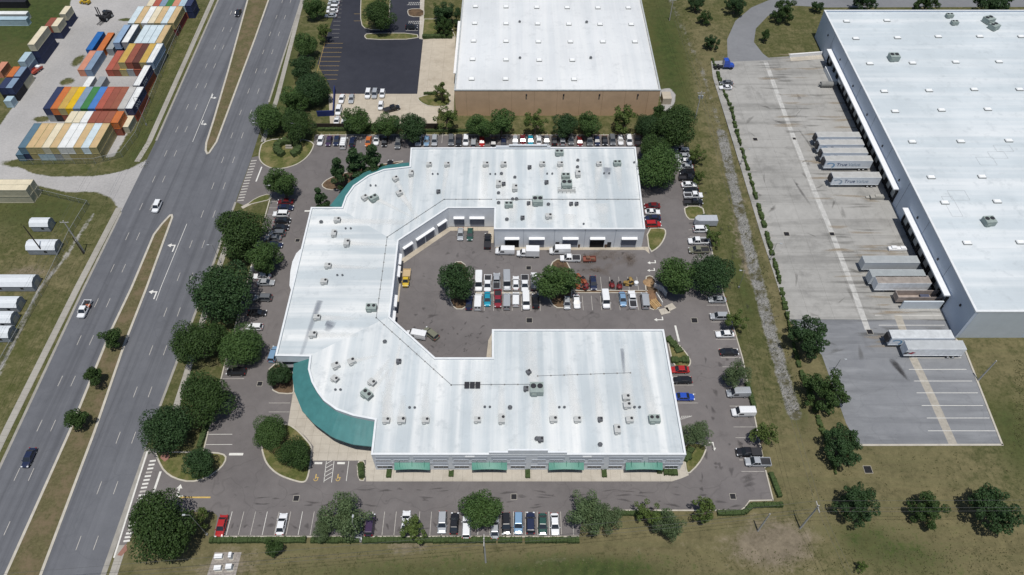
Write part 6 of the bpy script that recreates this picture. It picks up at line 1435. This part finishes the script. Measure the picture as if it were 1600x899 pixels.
chain_fence([(62, 303), (140, 321), (112, 368), (74, 448), (0, 578)], 2.0, 'green tinted chain link fence around the shed field on the left'); chain_fence([(306, -5), (262, 98), (215, 215), (192, 246)], 2.2, 'chain link fence along the right side of the container yard')
chain_fence([(192, 246), (150, 256), (36, 258)], 2.2, 'chain link fence below the pale front container stack')
def wall_thing(name, pts, h, w, mat, label, cat='wall', group=None):
    p = [P(*q) for q in pts]; m = MB(); o = p[0]
    for i, (a, b) in enumerate(zip(p[:-1], p[1:])):
        d = b-a; c = (a+b)/2-o; m.box(c.x, c.y, 0, h+.003*i, d.length+(w if i else 0), w, math.atan2(d.y, d.x))
    ob = m.build(name, mat, loc=(o.x, o.y, .02)); return tag(ob, label, cat, group)
wall_thing('board_fence', [(487, 201), (686, 201)], 2.0, .2, M('dark_boards', (.035, .027, .022), .9), 'dark brown board fence between the pale back lot and the back parking row', 'fence')
wall_thing('enclosure_wall', [(524, 142), (522, 181), (497, 182)], 2.1, .3, M('navy_paint', (.018, .03, .13), .7), 'navy painted enclosure wall beside the pale back lot')
wall_thing('enclosure_wall', [(1021, 449), (1034, 455), (1040, 463)], 1.8, .25, M('white_block', (.58, .58, .56), .8), 'white block wall round the rubbish bay at the courtyard end'); wall_thing('enclosure_wall', [(1024, 462), (1034, 478)], 1.5, .25, M('white_block', (.58, .58, .56), .8), 'short pale block wall below the rubbish bay')
wall_thing('dock_wall', [(1233, 90), (1283, 86)], 1.3, .4, WHITE, 'low white wall at the top of the truck yard')
# ------------------------------------------------------------------ small things in the courtyard and on the grass
def mower_proto(c):
    t = empty('ride_on_mower', (0, 0, 0)); m = MB(); m.loft([sec(-.9, .35, .75, .3), sec(0, .42, .8, .3), sec(.5, .40, 1.0, .35), sec(1.05, .32, .85, .4)]); m.build('body', c, t)
    m = MB(); m.box(0, -.45, .75, .9, .5, .5); m.box(0, -.7, .9, 1.35, .5, .1); m.build('seat', BLACK, t); m = MB(); m.box(0, .1, .12, .35, 1.35, .8); m.build('deck', c, t)
    for y, r in ((-.65, .36), (.8, .24)):
        for s in (-1, 1): m = MB(); m.tube((s*.4, y, r), (s*.62, y, r), r, n=12); m.build('wheel', RUBBER, t)
    return t
MW = {k: Proto(mower_proto(M('mower_'+k, v, .5))) for k, v in (('orange', (.24, .065, .03)), ('red', (.15, .018, .02)), ('yellow', (.26, .17, .05)))}
for x, y, k, rz, lab in ((905, 434, 'orange', 20, 'orange mower, uppermost beside the right courtyard oak'), (912, 439, 'orange', 200, 'orange mower, second in the cluster beside the right courtyard oak'), (905, 448, 'orange', 70, 'orange mower, lowest left of the cluster by the right courtyard oak'), (915, 449, 'red', -30, 'red mower, lower right of the cluster by the right courtyard oak'), (956, 445, 'red', 180, 'red mower, left of the lone pair in the courtyard stalls'), (968, 447, 'red', 170, 'red mower, right of the lone pair in the courtyard stalls'), (981, 443, 'yellow', 80, 'yellow mower beside the white tank'), (986, 440, 'yellow', 10, 'yellow mower behind the white tank')):
    c = P(x, y, .5); MW[k].put((c.x, c.y, .03), R(rz), 1.15, lab, 'mowers in the courtyard', 'mower')
c = P(994, 443, .6); m = MB(); m.tube((0, 0, .1), (0, 0, 1.1), .6, n=16); m.tube((0, 0, 1.1), (0, 0, 1.3), .6, .25, n=16); tag(m.build('water_tank', WHITE, loc=(c.x, c.y, .02)), 'small round white tank beside the yellow mowers', 'tank')
t = empty('equipment_trailer', (0, 0, 0)); m = MB(); m.box(0, 0, .5, .65, 2.1, 4.4)
for s in (-1, 1): m.box(s*1.02, 0, .65, 1.1, .08, 4.4)
m.box(0, -2.2, .65, 1.3, 2.1, .08); m.build('bed', M('rust_frame', (.20, .07, .05), .8, var=.2), t); m = MB(); m.box(.2, .5, .65, 1.4, 1.0, 1.3); m.box(-.3, -1.1, .65, 1.2, .8, 1.2); m.build('load', M('machine_brown', (.16, .09, .06), .8, var=.4), t); m = MB(); m.tube((0, 2.2, .55), (0, 3.2, .5), .06); m.build('hitch', BLACK, t); wheels(t, 4.4, 2.3, .36, (-.7, .1))
c = P(921, 405, .6); t.scale = (.85, .8, .85); t.location = (c.x, c.y, .03); t.rotation_euler.z = R(92); tag(t, 'rusty red equipment trailer loaded with machines in the courtyard', 'trailer')
for x, y, lab in ((946, 383, 'brown drum by the open roller door of the back wing'), (904, 383, 'dark drum by the door right of the long white van')):
    c = P(x, y, .6); m = MB(); m.tube((0, 0, 0), (0, 0, 1.2), .55, n=14); m.tube((0, 0, .4), (0, 0, .5), .58, n=14); m.tube((0, 0, .8), (0, 0, .9), .58, n=14); tag(m.build('drum', M('drum_brown', (.11, .07, .05), .8, var=.3), loc=(c.x, c.y, .04)), lab, 'drum', 'drums by the back wing')
def heap(px, py, r, h, mat, label, cat, name):
    g = random.Random(int(px)); m = MB(); secs = []
    for k in range(5):
        t = k/4; secs.append([(r*(1-t*.85)*math.cos(a)*(1+g.uniform(-.15, .15)), r*(1-t*.85)*math.sin(a)*(1+g.uniform(-.15, .15)), h*t) for a in [2*PI*i/14 for i in range(14)]])
    m.loft(secs); c = P(px, py); tag(m.build(name, mat, loc=(c.x, c.y, .1)), label, cat)
heap(1013, 442, 1.5, .9, M('tan_mulch', (.34, .22, .12), .95, var=.3, scale=3), 'tan mulch heap on the island at the courtyard end', 'heap', 'mulch_pile'); heap(1018, 462, 1.9, .8, M('brown_mulch', (.20, .12, .07), .95, var=.3, scale=3), 'brown mulch heap on the island at the courtyard end', 'heap', 'mulch_pile')
c = P(1023, 476); t = empty('timber_pile', (c.x, c.y, .1), .5, 'stack of tan timber boards on the courtyard end island', 'timber'); 
for k in range(6): m = MB(); m.box(-1+.4*k, rnd.uniform(-.2, .2), .0+.03*(k % 2), .25+.05*(k % 3), .32, 2.8); m.build('board', M('tan_timber', (.38, .25, .12), .8, var=.2), t)
for x, y, rz, lab in ((1038, 487, .3, 'pale concrete slab leaning by the courtyard end island, left one'), (1047, 481, .5, 'pale concrete slab by the courtyard end island, right one')): c = P(x, y); m = MB(); m.box(0, 0, 0, .18, 2.6, 1.9, rz); tag(m.build('concrete_slab', WALK, loc=(c.x, c.y, .03)), lab, 'slab', 'loose concrete slabs')
c = P(350, 883); m = MB(); m.sheet([(-3.0, -2.6), (2.9, -2.6), (3.0, 2.6), (-2.6, 2.6)], .012); o = m.build('gravel_pad', M('pad_gravel', (.27, .245, .22), .95, var=.3, scale=2)); o.location = (c.x, c.y, 0); tag(o, kind='structure')
for x, y, w, l, h, lab in ((341, 869, 1.5, .8, .9, 'white utility cabinet, upper left of four on the gravel pad'), (359, 867, .5, 1.0, 1.6, 'narrow grey utility cabinet, upper right of four on the gravel pad'), (339.5, 887, 1.3, .8, 1.1, 'white utility cabinet, lower left of four on the gravel pad'), (357, 885, 1.1, .9, 1.5, 'white utility cabinet, lower right of four on the gravel pad')):
    c = P(x, y, h); t = empty('utility_cabinet', (c.x, c.y, .02), .05, lab, 'utility cabinet', 'utility cabinets on the gravel pad'); m = MB(); m.box(0, 0, .1, h, w, l); m.box(0, 0, h, h+.06, w+.1, l+.1); m.build('cabinet', WHITE, t); m = MB(); m.box(0, 0, 0, .1, w+.3, l+.3); m.build('base', KERB, t); m = MB(); m.box(0, -l/2-.01, .25, h-.12, w*.8, .02); m.build('door', M('cabinet_door', (.55, .57, .56), .6), t)
c = P(1291, 132, 1); m = MB(); m.tube((-2, 0, 1.0), (2.2, 0, 1.0), .95, n=18); m.box(-1.2, 0, 0, .5, .3, 1.5); m.box(1.2, 0, 0, .5, .3, 1.5); m.tube((-2.6, 0, 1), (-2, 0, 1), .3, n=10); tag(m.build('dock_drum', M('drum_grey', (.22, .22, .21), .8, var=.15), loc=(c.x, c.y, .02)), 'grey horizontal tank at the upper docks, above the branded trailers', 'tank')
c = P(1370, 308, .6); m = MB(); m.box(0, 0, .1, .9, 4.0, 1.4); m.box(-2.6, .2, 0, .4, 1.0, .8); m.box(.6, 0, .9, 1.2, 2.4, 1.1); tag(m.build('pallet_load', M('pallet_grey', (.34, .33, .30), .8, var=.2), loc=(c.x, c.y, .02)), 'grey loaded pallet at the dock between the two long canopies', 'pallet')
c = P(1402, 388.5, .6); m = MB(); m.box(0, 0, .1, .8, 5.0, 1.2); m.box(-1, .1, .8, 1.2, 1.4, .9); m.box(1.5, 0, .8, 1.1, 1.2, 1.0); tag(m.build('scrap_stack', WHITE, loc=(c.x, c.y, .02)), 'white stacked scrap behind the upper plain grey trailer', 'scrap')
# ------------------------------------------------------------------ dirt and wear on the pavements, weeds in the grass
def soft_stains(name, items, rgb, k, z):
    vs, fs, al = [], [], []
    for i, (x, y, rx, ry, rz) in enumerate(items):
        o = len(vs); n = 14; zz = z+.0004*(i % 12); vs.append((x, y, zz)); al.append(1)
        for f, a in ((.5, .75), (1, 0)):
            for q in range(n):
                an = 2*PI*q/n; e = f*(1+.35*math.sin(3*an+i)*(.4+.6*((i*7) % 5)/5)); u, v = rx*e*math.cos(an), ry*e*math.sin(an)
                vs.append((x+u*math.cos(rz)-v*math.sin(rz), y+u*math.sin(rz)+v*math.cos(rz), zz)); al.append(a)
        for q in range(n): fs += [(o, o+1+q, o+1+(q+1) % n), (o+1+q, o+1+n+q, o+1+n+(q+1) % n, o+1+(q+1) % n)]
    me = bpy.data.meshes.new(name); me.from_pydata(vs, [], fs); me.materials.append(stain_mat(name, rgb, k)); at = me.attributes.new('fade', 'FLOAT', 'POINT'); at.data.foreach_set('value', al)
    o = bpy.data.objects.new(name, me); COL.objects.link(o); tag(o, kind='structure')
g = random.Random(3); dark = []; tan = []; brown = []
for k in range(130):                                 # at the docks, long marks square to the wall
    y = g.uniform(104, 236); x = wx(y)-g.uniform(2, 24); (dark if k % 2 else tan).append((x, y, g.uniform(2.5, 7), g.uniform(.25, .8), g.uniform(-.05, .05)))
for k in range(45): y = g.uniform(100, 225); dark.append((g.uniform(66, 100), y, g.uniform(.5, 3), g.uniform(.2, .8), g.uniform(0, 3)))
oil = []
for k in range(27):
    for py in (820,): c = P(365+18.7*k, 822+g.uniform(-6, 6)); oil.append((c.x+g.uniform(-.4, .4), c.y, g.uniform(.2, .6), g.uniform(.3, 1.0), g.uniform(0, 3)))
for k in range(70): c = P(g.uniform(640, 1010), g.uniform(380, 500)); oil.append((c.x, c.y, g.uniform(.2, 1.2), g.uniform(.2, .6), g.uniform(0, 3)))
for k in range(40): c = P(g.uniform(640, 760), g.uniform(500, 550)); oil.append((c.x, c.y, g.uniform(.2, .9), g.uniform(.1, .4), g.uniform(0, 3)))
for k in range(60): c = P(g.uniform(380, 1180), g.uniform(760, 795)); oil.append((c.x, c.y, g.uniform(.4, 2.2), g.uniform(.1, .35), g.uniform(-.2, .2)))
for k in range(50): c = P(g.uniform(1090, 1170), g.uniform(300, 780)); oil.append((c.x, c.y, g.uniform(.2, .7), g.uniform(.3, 1.4), g.uniform(-.3, .3)))
for k in range(26): c = P(g.uniform(905, 1000), g.uniform(392, 425)); brown.append((c.x, c.y, g.uniform(1, 4), g.uniform(.6, 2), g.uniform(-.6, .6)))
for x, y in ((675, 494), (1170, 750), (1172, 757), (1168, 745)): c = P(x, y); oil.append((c.x, c.y, 1.6, .6, .3))
c = P(1403, 575); oil += [(c.x, c.y, 1.1, 3.6, .35), (c.x, c.y-.3, .8, 3.0, .35), (c.x+.1, c.y, 1.0, 3.3, .33)]
for a, b in (((1262, 222), (1284, 262)), ((1252, 300), (1270, 312))): A = P(*a); oil.append((A.x, A.y, .5, 7, .2))
soft_stains('dock_grime', dark, (.10, .095, .085), .38, .032); soft_stains('dock_dust', tan, (.34, .275, .195), .6, .034); soft_stains('oil_stains', oil, (.035, .032, .032), .42, .044); soft_stains('brown_dust', brown, (.17, .135, .11), .32, .036)
def weeds():
    rg = np.random.default_rng(9); pts = []
    def put(n, x0, x1, y0, y1):
        for _ in range(n): q = P(rg.uniform(x0, x1), rg.uniform(y0, y1)); pts.append((q.x, q.y, .08))
    put(1100, 380, 1600, 858, 899); put(600, 1240, 1600, 705, 899); put(220, 1584, 1600, 560, 700); put(350, 0, 95, 310, 440); put(120, 210, 232, 200, 262)
    for _ in range(700):
        t = rg.random(); q = P(1128+(1243-1128)*t+rg.normal()*11, 205+(645-205)*t); pts.append((q.x, q.y, .0))
    for _ in range(350):
        t = rg.random(); q = P(1050+(1128-1050)*t+rg.normal()*9, 205*t); pts.append((q.x, q.y, .0))
    p = np.array(pts); n = len(p)*3; p = np.repeat(p, 3, 0)+rg.normal(size=(n, 3))*np.array([.25, .25, .03])
    o = leaves('weed_tufts', p, np.full(n, .05), n, .27, leaf_mat('weed_leaf', (.05, .06, .02), (.16, .155, .07)), None, 4, up=.8); tag(o, kind='stuff')
weeds()
